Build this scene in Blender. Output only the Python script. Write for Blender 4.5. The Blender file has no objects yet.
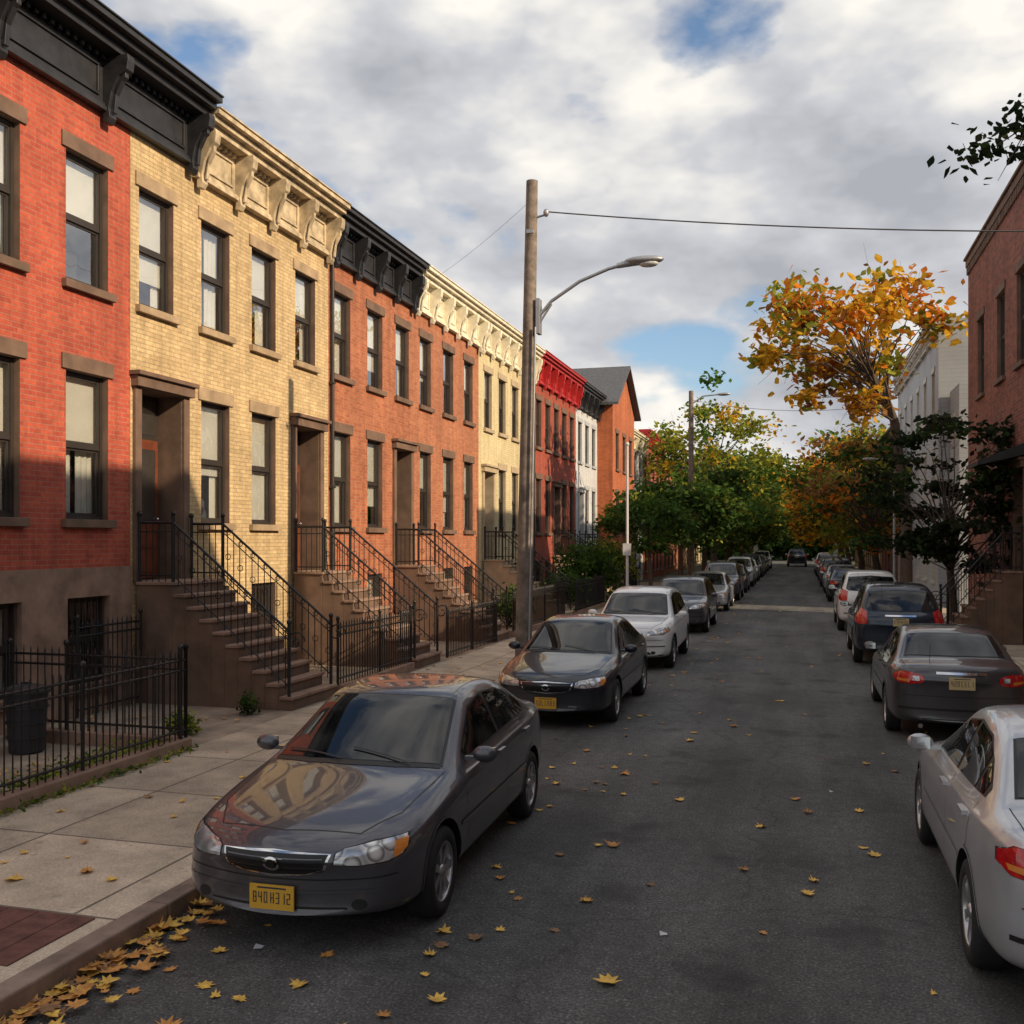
import bpy, bmesh, math, random
import numpy as np
from mathutils import Vector, Matrix
from mathutils.bvhtree import BVHTree
random.seed(7); np.random.seed(7)
scene=bpy.context.scene
# ------------------------------------------------------------------ helpers
class NT:
    def __init__(s,nt): s.nt=nt; s.n=nt.nodes; s.l=nt.links
    def new(s,t,**k):
        n=s.n.new(t)
        for a,b in k.items(): setattr(n,a,b)
        return n
    def link(s,a,b): s.l.new(a,b)
    def math(s,op,a,b=None,c=None,clamp=False):
        n=s.n.new('ShaderNodeMath'); n.operation=op; n.use_clamp=clamp
        for i,v in enumerate((a,b,c)):
            if v is None: continue
            if isinstance(v,(int,float)): n.inputs[i].default_value=v
            else: s.l.new(v,n.inputs[i])
        return n.outputs[0]
    def noise(s,vec,scale,detail=4,rough=.55):
        n=s.n.new('ShaderNodeTexNoise'); n.inputs['Scale'].default_value=scale
        n.inputs['Detail'].default_value=detail; n.inputs['Roughness'].default_value=rough
        if vec is not None: s.l.new(vec,n.inputs['Vector'])
        return n.outputs['Fac']
    def ramp(s,fac,stops):
        n=s.n.new('ShaderNodeValToRGB'); e=n.color_ramp.elements
        while len(e)<len(stops): e.new(.5)
        for el,(p,c) in zip(e,stops):
            el.position=p; el.color=(c[0],c[1],c[2],1) if not isinstance(c,(int,float)) else (c,c,c,1)
        s.l.new(fac,n.inputs[0]); return n.outputs[0]
    def mix(s,fac,a,b,mode='MIX'):
        n=s.n.new('ShaderNodeMix'); n.data_type='RGBA'; n.blend_type=mode
        if isinstance(fac,(int,float)): n.inputs[0].default_value=fac
        else: s.l.new(fac,n.inputs[0])
        for i,v in ((6,a),(7,b)):
            if isinstance(v,tuple): n.inputs[i].default_value=(v[0],v[1],v[2],1)
            else: s.l.new(v,n.inputs[i])
        return n.outputs[2]
    def bump(s,h,strength,dist=.01):
        n=s.n.new('ShaderNodeBump'); n.inputs['Strength'].default_value=strength; n.inputs['Distance'].default_value=dist
        s.l.new(h,n.inputs['Height']); return n.outputs[0]
def newmat(name):
    m=bpy.data.materials.new(name); m.use_nodes=True
    t=NT(m.node_tree); b=m.node_tree.nodes['Principled BSDF']
    return m,t,b
def M(name,col,rough=.7,metal=0.,var=.25,scale=3.,coat=0.,bump=0.,bscale=30.,spec=.5):
    m,t,b=newmat(name)
    b.inputs['Roughness'].default_value=rough; b.inputs['Metallic'].default_value=metal
    b.inputs['Coat Weight'].default_value=coat; b.inputs['Coat Roughness'].default_value=.04
    b.inputs['Specular IOR Level'].default_value=spec
    tc=t.new('ShaderNodeTexCoord').outputs['Object']
    if var>0:
        f=t.noise(tc,scale,4,.6)
        lo=tuple(c*(1-var) for c in col); hi=tuple(min(1,c*(1+var)) for c in col)
        t.link(t.ramp(f,[(.3,lo),(.7,hi)]),b.inputs['Base Color'])
    else: b.inputs['Base Color'].default_value=(*col,1)
    if bump>0:
        t.link(t.bump(t.noise(tc,bscale,3),bump),b.inputs['Normal'])
    return m
def facecoord(t):
    tc=t.new('ShaderNodeTexCoord').outputs['Object']
    sx=t.new('ShaderNodeSeparateXYZ'); t.link(tc,sx.inputs[0])
    g=t.new('ShaderNodeNewGeometry'); sn=t.new('ShaderNodeSeparateXYZ'); t.link(g.outputs['True Normal'],sn.inputs[0])
    k=t.math('GREATER_THAN',t.math('ABSOLUTE',sn.outputs[0]),.5)
    u=t.math('ADD',t.math('MULTIPLY',sx.outputs[1],k),t.math('MULTIPLY',sx.outputs[0],t.math('SUBTRACT',1.,k)))
    c=t.new('ShaderNodeCombineXYZ'); t.link(u,c.inputs[0]); t.link(sx.outputs[2],c.inputs[1])
    return c.outputs[0],tc,sx
def brick(name,c1,c2,mortar,var=.3,bw=.215,rh=.072):
    m,t,b=newmat(name)
    v,tc,sx=facecoord(t)
    br=t.new('ShaderNodeTexBrick'); t.link(v,br.inputs['Vector'])
    br.inputs['Scale'].default_value=1; br.inputs['Brick Width'].default_value=bw; br.inputs['Row Height'].default_value=rh
    br.inputs['Mortar Size'].default_value=.007; br.inputs['Mortar Smooth'].default_value=.2; br.inputs['Bias'].default_value=0
    br.inputs['Color1'].default_value=(*c1,1); br.inputs['Color2'].default_value=(*c2,1); br.inputs['Mortar'].default_value=(*mortar,1)
    f=t.noise(tc,.8,6,.65); st=t.ramp(f,[(.25,1-var),(.75,1+var*.35)])
    col=t.mix(1.,br.outputs['Color'],st,'MULTIPLY')
    mp=t.new('ShaderNodeMapping'); mp.inputs['Scale'].default_value=(3.,3.,.25); t.link(tc,mp.inputs[0])
    f2=t.noise(mp.outputs[0],1.5,4,.6); col=t.mix(1.,col,t.ramp(f2,[(.3,.76),(.6,1.03)]),'MULTIPLY')
    # soot and damp towards the ground
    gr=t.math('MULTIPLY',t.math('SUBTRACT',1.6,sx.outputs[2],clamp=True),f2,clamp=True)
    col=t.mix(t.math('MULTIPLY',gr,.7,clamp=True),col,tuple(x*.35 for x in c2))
    f3=t.noise(tc,14.,3,.6); col=t.mix(1.,col,t.ramp(f3,[(.3,.82),(.7,1.12)]),'MULTIPLY')
    t.link(col,b.inputs['Base Color']); b.inputs['Roughness'].default_value=.85
    h=t.math('SUBTRACT',t.math('MULTIPLY',f3,.3),br.outputs['Fac'])
    t.link(t.bump(h,.6,.01),b.inputs['Normal'])
    return m
class MB:
    def __init__(s): s.v=[]; s.f=[]; s.m=[]; s.s=[]
    def add(s,vs,fs,m=0,smooth=False):
        o=len(s.v); s.v+= [tuple(p) for p in vs]
        for f in fs: s.f.append(tuple(i+o for i in f)); s.m.append(m); s.s.append(smooth)
    def box(s,x0,x1,y0,y1,z0,z1,m=0):
        if x0>x1:x0,x1=x1,x0
        if y0>y1:y0,y1=y1,y0
        if z0>z1:z0,z1=z1,z0
        s.add([(x0,y0,z0),(x1,y0,z0),(x1,y1,z0),(x0,y1,z0),(x0,y0,z1),(x1,y0,z1),(x1,y1,z1),(x0,y1,z1)],
              [(0,3,2,1),(4,5,6,7),(0,1,5,4),(1,2,6,5),(2,3,7,6),(3,0,4,7)],m)
    def quad(s,a,b,c,d,m=0): s.add([a,b,c,d],[(0,1,2,3)],m)
    def cyl(s,p0,p1,r0,r1=None,n=8,m=0,smooth=True,caps=True):
        if r1 is None:r1=r0
        p0=Vector(p0);p1=Vector(p1);d=p1-p0
        if d.length<1e-6:return
        d.normalize(); a=d.orthogonal().normalized(); b=d.cross(a)
        vs=[]
        for p,r in((p0,r0),(p1,r1)):
            for i in range(n):
                t=2*math.pi*i/n+math.pi/4; vs.append(p+a*math.cos(t)*r+b*math.sin(t)*r)
        s.add(vs,[(i,(i+1)%n,n+(i+1)%n,n+i) for i in range(n)],m,smooth)
        if caps: s.add(vs,[tuple(range(n))[::-1],tuple(range(n,2*n))],m)
    def path(s,pts,r,n=6,m=0,r1=None):
        k=len(pts)-1
        for i in range(k):
            ra=r if r1 is None else r+(r1-r)*i/k; rb=r if r1 is None else r+(r1-r)*(i+1)/k
            s.cyl(pts[i],pts[i+1],ra,rb,n,m,True,False)
    def ext(s,poly,y0,y1,m=0):   # polygon in xz extruded along y
        n=len(poly); vs=[(x,y0,z) for x,z in poly]+[(x,y1,z) for x,z in poly]
        s.add(vs,[tuple(range(n)),tuple(range(n,2*n))[::-1]]+[(i,n+i,n+(i+1)%n,(i+1)%n) for i in range(n)],m)
    def ell(s,c,r,m=0,nu=14,nv=8):
        vs=[];fs=[]
        for j in range(nv+1):
            ph=math.pi*j/nv
            for i in range(nu):
                th=2*math.pi*i/nu
                vs.append((c[0]+r[0]*math.sin(ph)*math.cos(th),c[1]+r[1]*math.sin(ph)*math.sin(th),c[2]+r[2]*math.cos(ph)))
        for j in range(nv):
            for i in range(nu): fs.append((j*nu+i,(j+1)*nu+i,(j+1)*nu+(i+1)%nu,j*nu+(i+1)%nu))
        s.add(vs,fs,m,True)
    def lathe(s,prof,cx,cy,cz,m=0,n=28,sg=1):  # axis x ; prof (r,x)
        vs=[]
        for r,x in prof:
            for i in range(n):
                t=2*math.pi*i/n; vs.append((cx+sg*x,cy+r*math.cos(t),cz+r*math.sin(t)))
        fs=[]
        for j in range(len(prof)-1):
            for i in range(n): fs.append((j*n+i,j*n+(i+1)%n,(j+1)*n+(i+1)%n,(j+1)*n+i))
        s.add(vs,fs,m,True)
    def mesh(s,name,mats):
        me=bpy.data.meshes.new(name); me.from_pydata(s.v,[],s.f)
        for m in mats: me.materials.append(m)
        me.polygons.foreach_set('material_index',s.m); me.polygons.foreach_set('use_smooth',s.s)
        me.update(); return me
    def obj(s,name,mats,parent=None,bevel=0,fixn=False):
        me=s.mesh(name,mats)
        if fixn:
            bm=bmesh.new(); bm.from_mesh(me); bmesh.ops.recalc_face_normals(bm,faces=bm.faces); bm.to_mesh(me); bm.free()
        o=bpy.data.objects.new(name,me); scene.collection.objects.link(o)
        if parent: o.parent=parent
        if bevel:
            b=o.modifiers.new('Bevel','BEVEL'); b.width=bevel; b.segments=2; b.limit_method='ANGLE'
        return o
def empty(name,loc=(0,0,0)):
    o=bpy.data.objects.new(name,None); o.empty_display_size=.3; o.location=loc; scene.collection.objects.link(o); return o

# ------------------------------------------------------------------ materials
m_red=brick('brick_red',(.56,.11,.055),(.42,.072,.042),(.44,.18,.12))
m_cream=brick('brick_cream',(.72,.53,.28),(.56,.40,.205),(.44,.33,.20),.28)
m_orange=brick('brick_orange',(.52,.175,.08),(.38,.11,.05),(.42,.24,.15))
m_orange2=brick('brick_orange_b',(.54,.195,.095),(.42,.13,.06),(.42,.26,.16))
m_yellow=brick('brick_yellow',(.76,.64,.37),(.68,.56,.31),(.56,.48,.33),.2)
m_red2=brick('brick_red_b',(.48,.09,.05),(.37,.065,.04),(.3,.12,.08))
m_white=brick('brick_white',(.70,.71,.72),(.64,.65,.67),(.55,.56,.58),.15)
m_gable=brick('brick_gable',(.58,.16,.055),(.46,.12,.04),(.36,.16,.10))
m_rbrick=brick('brick_right',(.36,.105,.06),(.19,.055,.036),(.30,.20,.15),.35,.24,.085)
m_rbrick2=brick('brick_right_b',(.28,.13,.08),(.22,.1,.06),(.3,.22,.17))
m_brown=M('brownstone',(.16,.10,.07),.85,var=.3,scale=2.5,bump=.3,bscale=40)
m_brown2=M('brownstone_light',(.28,.18,.13),.85,var=.35,scale=2.5,bump=.3,bscale=40)
m_tan=M('tan_stone',(.42,.33,.22),.85,var=.2,bump=.2)
m_black=M('black_paint',(.022,.022,.025),.45,var=.4,scale=5)
m_iron=M('black_iron',(.012,.012,.014),.4,var=.2)
m_cornc=M('cornice_tan',(.48,.385,.25),.75,var=.45,scale=4,bump=.2)
m_cornw=M('cornice_cream',(.76,.70,.54),.65,var=.2,scale=4)
m_cornr=M('cornice_red',(.42,.02,.02),.55,var=.2,scale=4)
m_frame=M('window_frame_dark',(.035,.028,.024),.5,var=.2)
m_framel=M('window_frame_light',(.55,.52,.45),.5,var=.15)
m_blind=M('window_blind',(.8,.77,.69),.8,var=.06)
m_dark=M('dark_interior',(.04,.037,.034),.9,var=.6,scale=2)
m_door=M('door_wood',(.16,.045,.022),.4,var=.3,scale=6)
m_doord=M('door_dark',(.02,.018,.016),.4,var=.2)
m_roof=M('roof_tar',(.05,.05,.052),.9,var=.3)
m_slate=M('roof_slate',(.09,.095,.105),.7,var=.3,scale=8)
m_tyre=M('tyre_rubber',(.018,.018,.018),.8,var=.2)
m_rim=M('wheel_alloy',(.5,.5,.51),.3,.85,var=.1)
m_rubber=M('black_trim',(.012,.012,.013),.45,var=.1)
m_chrome=M('chrome',(.75,.75,.76),.12,1.,var=.02)
m_tail=M('tail_light',(.5,.012,.014),.12,coat=1,var=.3,scale=22)
m_amber=M('amber_lens',(.75,.25,.04),.15,coat=1,var=.1)
m_plate=M('licence_plate_yellow',(.72,.40,.04),.45,var=.05)
m_platew=M('licence_plate_tail',(.65,.5,.25),.45,var=.05)
m_ink=M('plate_lettering',(.02,.025,.06),.5,var=0)
m_wood=M('pole_wood',(.20,.16,.13),.85,var=.45,scale=6,bump=.5,bscale=25)
m_galv=M('galvanised_steel',(.38,.39,.40),.45,.6,var=.15)
m_lens=M('lamp_lens',(.6,.6,.58),.3,var=.05)
m_wire=M('cable_black',(.07,.07,.072),.6,var=0)
m_bark=M('tree_bark',(.085,.062,.048),.9,var=.35,scale=12,bump=.6,bscale=40)
m_rust=M('rusted_plate',(.15,.06,.045),.8,var=.5,scale=7,bump=.4,bscale=60)
m_bin=M('grey_bin',(.03,.03,.034),.5,var=.2)
m_bag=M('white_plastic',(.6,.6,.62),.4,var=.1)
m_steel=M('bridge_steel',(.05,.055,.05),.7,var=.3)
def siding(name,c):
    m,t,b=newmat(name); v,tc,sx=facecoord(t)
    f=t.math('FRACT',t.math('MULTIPLY',sx.outputs[2],6.))
    col=t.ramp(f,[(0.,tuple(x*.45 for x in c)),(.10,c),(1.,tuple(x*.93 for x in c))])
    col=t.mix(1.,col,t.ramp(t.noise(tc,.7,5,.6),[(.3,.85),(.7,1.05)]),'MULTIPLY')
    t.link(col,b.inputs['Base Color']); b.inputs['Roughness'].default_value=.6
    t.link(t.bump(f,.6,.02),b.inputs['Normal']); return m
m_side=siding('siding_grey',(.48,.51,.54))
def headlamp():
    m,t,b=newmat('headlamp_lens')
    tc=t.new('ShaderNodeTexCoord').outputs['Object']
    w=t.new('ShaderNodeTexVoronoi'); w.inputs['Scale'].default_value=9; t.link(tc,w.inputs['Vector'])
    t.link(t.ramp(w.outputs['Distance'],[(0.,(.95,.95,.95)),(.3,(.75,.75,.74)),(.5,(.16,.16,.17)),(.62,(.6,.6,.6)),(.9,(.3,.3,.3))]),b.inputs['Base Color'])
    b.inputs['Metallic'].default_value=.4; b.inputs['Roughness'].default_value=.15
    b.inputs['Coat Weight'].default_value=1; b.inputs['Coat Roughness'].default_value=.02
    return m
m_head=headlamp()
def glass_win():
    m,t,b=newmat('window_glass'); t.n.remove(b)
    tr=t.new('ShaderNodeBsdfTransparent'); tr.inputs[0].default_value=(.87,.89,.88,1)
    gl=t.new('ShaderNodeBsdfGlossy'); gl.inputs['Roughness'].default_value=.015; gl.inputs[0].default_value=(.9,.92,.95,1)
    lw=t.new('ShaderNodeLayerWeight'); lw.inputs[0].default_value=.35
    tc=t.new('ShaderNodeTexCoord').outputs['Object']
    t.link(t.bump(t.noise(tc,1.3,2),.12,.05),gl.inputs['Normal'])
    mx=t.new('ShaderNodeMixShader'); f=t.math('ADD',t.math('MULTIPLY',lw.outputs['Facing'],.7),.12,clamp=True)
    t.link(f,mx.inputs[0]); t.link(tr.outputs[0],mx.inputs[1]); t.link(gl.outputs[0],mx.inputs[2])
    t.link(mx.outputs[0],t.n['Material Output'].inputs[0]); return m
m_glass=glass_win()
def carglass():
    m,t,b=newmat('car_glass')
    tc=t.new('ShaderNodeTexCoord').outputs['Object']
    f=t.noise(tc,2.6,2,.4)
    t.link(t.ramp(f,[(.42,(.006,.007,.008)),(.6,(.03,.03,.029))]),b.inputs['Base Color']); b.inputs['Roughness'].default_value=.015
    b.inputs['IOR'].default_value=1.58; return m
m_cglass=carglass()
def paint(name,col,metal=.4):
    m,t,b=newmat(name)
    tc=t.new('ShaderNodeTexCoord').outputs['Object']
    d=t.noise(tc,2.2,5,.7)
    sx=t.new('ShaderNodeSeparateXYZ'); t.link(tc,sx.inputs[0])
    c=t.ramp(d,[(.3,tuple(x*.9 for x in col)),(.7,tuple(min(1,x*1.1) for x in col))])
    dust=t.math('MULTIPLY',t.math('SUBTRACT',.75,sx.outputs[2],clamp=True),d,clamp=True)
    c=t.mix(t.math('MULTIPLY',dust,.6,clamp=True),c,(.16,.145,.125))
    t.link(c,b.inputs['Base Color']); b.inputs['Metallic'].default_value=metal
    r=t.math('ADD',t.math('MULTIPLY',d,.2),.25); t.link(r,b.inputs['Roughness'])
    b.inputs['Coat Weight'].default_value=.9; b.inputs['Coat Roughness'].default_value=.025; b.inputs['Coat IOR'].default_value=1.48
    return m
def leafmat(name,c,tr=.35):
    m,t,b=newmat(name)
    tc=t.new('ShaderNodeTexCoord').outputs['Object']
    f=t.noise(tc,2.3,2,.7); lo=tuple(x*.55 for x in c); hi=tuple(min(1,x*1.5) for x in c)
    col=t.ramp(f,[(.3,lo),(.7,hi)])
    t.n.remove(b)
    df=t.new('ShaderNodeBsdfDiffuse'); t.link(col,df.inputs[0])
    ts=t.new('ShaderNodeBsdfTranslucent'); t.link(col,ts.inputs[0])
    mx=t.new('ShaderNodeMixShader'); mx.inputs[0].default_value=tr
    t.link(df.outputs[0],mx.inputs[1]); t.link(ts.outputs[0],mx.inputs[2]); t.link(mx.outputs[0],t.n['Material Output'].inputs[0])
    return m
lf_dark=leafmat('leaf_dark_green',(.022,.034,.016)); lf_dark2=leafmat('leaf_darker',(.04,.045,.024)); lf_g=leafmat('leaf_green',(.08,.15,.03))
lf_g2=leafmat('leaf_mid_green',(.05,.09,.025)); lf_yg=leafmat('leaf_yellow_green',(.27,.29,.045)); lf_y=leafmat('leaf_yellow',(.66,.38,.035),.45)
lf_o=leafmat('leaf_orange',(.60,.20,.028),.45); lf_br=leafmat('leaf_brown',(.26,.13,.045))

# ------------------------------------------------------------------ ground, road, sidewalks
def asphalt():
    m,t,b=newmat('asphalt')
    tc=t.new('ShaderNodeTexCoord').outputs['Object']
    g=t.noise(tc,48.,4,.85); l=t.noise(tc,.5,5,.6)
    col=t.ramp(g,[(.34,(.034,.034,.034)),(.48,(.096,.094,.092)),(.6,(.170,.166,.160)),(.68,(.50,.49,.47))])
    col=t.mix(1.,col,t.ramp(l,[(.3,.68),(.7,1.28)]),'MULTIPLY')
    mp=t.new('ShaderNodeMapping'); mp.inputs['Scale'].default_value=(1.3,.12,1); t.link(tc,mp.inputs[0])
    col=t.mix(1.,col,t.ramp(t.noise(mp.outputs[0],1.,4,.6),[(.35,.70),(.65,1.25)]),'MULTIPLY')
    col=t.mix(1.,col,t.ramp(t.noise(tc,9.,3,.7),[(.3,.76),(.7,1.22)]),'MULTIPLY')
    v=t.new('ShaderNodeTexVoronoi'); v.feature='DISTANCE_TO_EDGE'; v.inputs['Scale'].default_value=.35
    n=t.new('ShaderNodeTexNoise'); n.inputs['Scale'].default_value=2.; n.inputs['Detail'].default_value=4
    t.link(tc,n.inputs['Vector']); dv=t.mix(.35,tc,n.outputs['Color']); t.link(dv,v.inputs['Vector'])
    ck=t.ramp(v.outputs['Distance'],[(0.,.4),(.005,1.)]); col=t.mix(.55,col,ck,'MULTIPLY')
    st=t.noise(tc,1.1,3,.5); col=t.mix(t.ramp(st,[(.58,0.),(.68,.55)]),col,(.024,.024,.025))
    t.link(col,b.inputs['Base Color']); b.inputs['Roughness'].default_value=.8
    t.link(t.bump(g,1.,.015),b.inputs['Normal'])
    return m
def concrete(name,c,tile=1.5):
    m,t,b=newmat(name)
    tc=t.new('ShaderNodeTexCoord').outputs['Object']
    br=t.new('ShaderNodeTexBrick'); br.offset=0; mp=t.new('ShaderNodeMapping'); mp.inputs['Location'].default_value=(.2,.35,0); t.link(tc,mp.inputs[0]); t.link(mp.outputs[0],br.inputs['Vector'])
    br.inputs['Scale'].default_value=1; br.inputs['Brick Width'].default_value=tile; br.inputs['Row Height'].default_value=tile
    br.inputs['Mortar Size'].default_value=.014
    br.inputs['Color1'].default_value=(*c,1); br.inputs['Color2'].default_value=(*[x*.70 for x in c],1); br.inputs['Mortar'].default_value=(*[x*.3 for x in c],1)
    f=t.noise(tc,1.4,7,.7); col=t.mix(1.,br.outputs['Color'],t.ramp(f,[(.3,.56),(.62,1.08)]),'MULTIPLY')
    f2=t.noise(tc,45.,4,.8); col=t.mix(1.,col,t.ramp(f2,[(.3,.64),(.7,1.2)]),'MULTIPLY')
    f4=t.noise(tc,7.,2,.5); col=t.mix(t.ramp(f4,[(.66,0.),(.70,.5)]),col,tuple(x*.4 for x in c))
    t.link(col,b.inputs['Base Color']); b.inputs['Roughness'].default_value=.85
    t.link(t.bump(t.math('SUBTRACT',t.math('MULTIPLY',f2,.3),br.outputs['Fac']),.5,.01),b.inputs['Normal'])
    return m
m_asph=asphalt(); m_conc=concrete('sidewalk_concrete',(.70,.575,.43)); m_yard=M('yard_paving',(.30,.24,.18),.9,var=.45,scale=1.5,bump=.3)
m_kerb=M('kerb_stone',(.25,.18,.14),.85,var=.45,scale=3,bump=.3)
m_ground=M('ground_soil',(.06,.06,.035),.95,var=.3,scale=.2); m_hill=M('hill_vegetation',(.04,.06,.02),.95,var=.6,scale=.3,bump=1.,bscale=1.)
KX=-4.2; RX=2.98; ZS=.13
g=MB(); g.quad((-600,-200,-.012),(600,-200,-.012),(600,900,-.012),(-600,900,-.012)); g.obj('ground',[m_ground])
g=MB(); g.quad((KX-.02,-30,0),(RX+.02,-30,0),(RX+.02,133,0),(KX-.02,133,0)); g.obj('road',[m_asph])
g=MB()
xs=np.linspace(-400,400,60); yl=[158,175,200,240,300]; zl=[-.01,3.,6.5,9.,10.]
V=[(x,y,z*(1+.25*math.sin(x*.05+y*.02))) for y,z in zip(yl,zl) for x in xs]
g.add(V,[(j*60+i,j*60+i+1,(j+1)*60+i+1,(j+1)*60+i) for j in range(4) for i in range(59)],0,True); g.obj('hill',[m_hill])
g=MB(); g.box(-7.1,KX-.17,-30,132,-.01,ZS,0); g.obj('sidewalk',[m_conc])
g=MB(); g.box(RX+.17,5.2,-30,132,-.01,ZS,0); g.obj('sidewalk',[m_conc])
for xa,xb in((KX-.168,KX),(RX,RX+.168)):
    g=MB(); y=-30
    while y<130:
        g.box(xa,xb,y,y+2.99,-.01,ZS+.006,0); y+=3
    o=g.obj('kerb',[m_kerb],bevel=.015)
g=MB(); g.box(-10.05,-7.102,-30,60,-.01,ZS-.02,0); g.obj('front_yard_paving',[m_yard])
g=MB(); g.box(-6.0,-4.5,4.85,5.62,ZS-.02,ZS+.01,0)
for i in range(6): g.box(-5.95+i*.25,-5.94+i*.25,4.88,5.6,ZS+.01,ZS+.014,0)
g.obj('utility_cover',[m_rust],bevel=.005)

# ------------------------------------------------------------------ buildings
def facade(mb,X,sg,y0,y1,z0,z1,ops,m,mrev):
    ys=sorted(set([y0,y1]+[v for o in ops for v in(o[0],o[1])])); zs=sorted(set([z0,z1]+[v for o in ops for v in(o[2],o[3])]))
    ys=[v for v in ys if y0<=v<=y1]; zs=[v for v in zs if z0<=v<=z1]
    for a,b in zip(ys,ys[1:]):
        for c,d in zip(zs,zs[1:]):
            cy,cz=(a+b)/2,(c+d)/2
            if any(o[0]<cy<o[1] and o[2]<cz<o[3] for o in ops): continue
            mb.quad((X,a,c),(X,b,c),(X,b,d),(X,a,d),m)
    for o in ops:
        a,b,c,d=o[:4]; dp=o[4] if len(o)>4 else .2
        if not (z0<=c and d<=z1+.001): continue
        x2=X-sg*dp
        mb.quad((X,a,c),(X,a,d),(x2,a,d),(x2,a,c),mrev); mb.quad((X,b,c),(x2,b,c),(x2,b,d),(X,b,d),mrev)
        mb.quad((X,a,d),(X,b,d),(x2,b,d),(x2,a,d),mrev); mb.quad((X,a,c),(x2,a,c),(x2,b,c),(X,b,c),mrev)
def window(mb,X,sg,a,b,c,d,fm=0,bl=.5,dp=.2):
    def xb(x0,x1,*r,m=0): mb.box(X-sg*x0,X-sg*x1,*r,m)
    w=.055; f0,f1=.10,.19
    xb(f0,f1,a+.002,a+w,c+.002,d-.002,m=fm); xb(f0,f1,b-w,b-.002,c+.002,d-.002,m=fm)
    xb(f0,f1,a+w,b-w,d-w,d-.002,m=fm); xb(f0,f1,a+w,b-w,c+.002,c+w,m=fm)
    zm=(c+d)/2
    xb(f0+.01,f1-.01,a+w,b-w,zm-.03,zm+.03,m=fm)
    for (z0,z1,x0) in((c+w,zm-.03,.14),(zm+.03,d-w,.115)):
        xb(x0,x0+.03,a+w,a+w+.035,z0,z1,m=fm); xb(x0,x0+.03,b-w-.035,b-w,z0,z1,m=fm)
        xb(x0,x0+.03,a+w+.035,b-w-.035,z0,z0+.04,m=fm); xb(x0,x0+.03,a+w+.035,b-w-.035,z1-.035,z1,m=fm)
        mb.quad((X-sg*(x0+.015),a+w,z0),(X-sg*(x0+.015),b-w,z0),(X-sg*(x0+.015),b-w,z1),(X-sg*(x0+.015),a+w,z1),1)
    if bl>0:
        zb=d-(d-c)*bl
        mb.quad((X-sg*.21,a,zb),(X-sg*.21,b,zb),(X-sg*.21,b,d),(X-sg*.21,a,d),2)
    if random.random()<.6:
        wd=(b-a)*random.uniform(.2,.5)
        for y0 in(a,b-wd):
            n=7
            for i in range(n): # pleated curtain
                ya=y0+wd*i/n; yb=y0+wd*(i+1)/n; xa=.25+.03*(i%2); xb_=.25+.03*((i+1)%2)
                mb.quad((X-sg*xa,ya,c),(X-sg*xb_,yb,c),(X-sg*xb_,yb,d),(X-sg*xa,ya,d),2)
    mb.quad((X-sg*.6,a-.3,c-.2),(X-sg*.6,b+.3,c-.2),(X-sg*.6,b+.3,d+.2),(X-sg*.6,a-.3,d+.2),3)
def door(mb,X,sg,a,b,c,d,dp,dm=4):
    x=X-sg*dp
    dh=c+(d-c)*.77
    mb.box(x,x-sg*.06,a,b,c,d,0)
    mb.box(x+sg*.002,x+sg*.05,a+.08,b-.08,c+.02,dh-.04,dm)
    y0,y1=a+.2,b-.2
    mb.box(x+sg*.051,x+sg*.065,y0-.03,y1+.03,c+.95,dh-.2,0); mb.quad((x+sg*.068,y0,c+.98),(x+sg*.068,y1,c+.98),(x+sg*.068,y1,dh-.23),(x+sg*.068,y0,dh-.23),1)
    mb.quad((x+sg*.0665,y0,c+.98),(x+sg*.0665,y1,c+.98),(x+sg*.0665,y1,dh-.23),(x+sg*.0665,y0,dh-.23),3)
    for z0,z1 in((c+.12,c+.45),(c+.52,c+.85)): mb.box(x+sg*.051,x+sg*.065,y0,y1,z0,z1,dm)
    mb.quad((x+sg*.012,a+.1,dh+.05),(x+sg*.012,b-.1,dh+.05),(x+sg*.012,b-.1,d-.08),(x+sg*.012,a+.1,d-.08),1)
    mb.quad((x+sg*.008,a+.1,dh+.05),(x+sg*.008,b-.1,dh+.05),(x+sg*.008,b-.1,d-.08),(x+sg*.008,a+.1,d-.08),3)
    mb.ell((x+sg*.09,b-.14,c+1.0),(.03,.03,.03),5,8,6)
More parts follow.
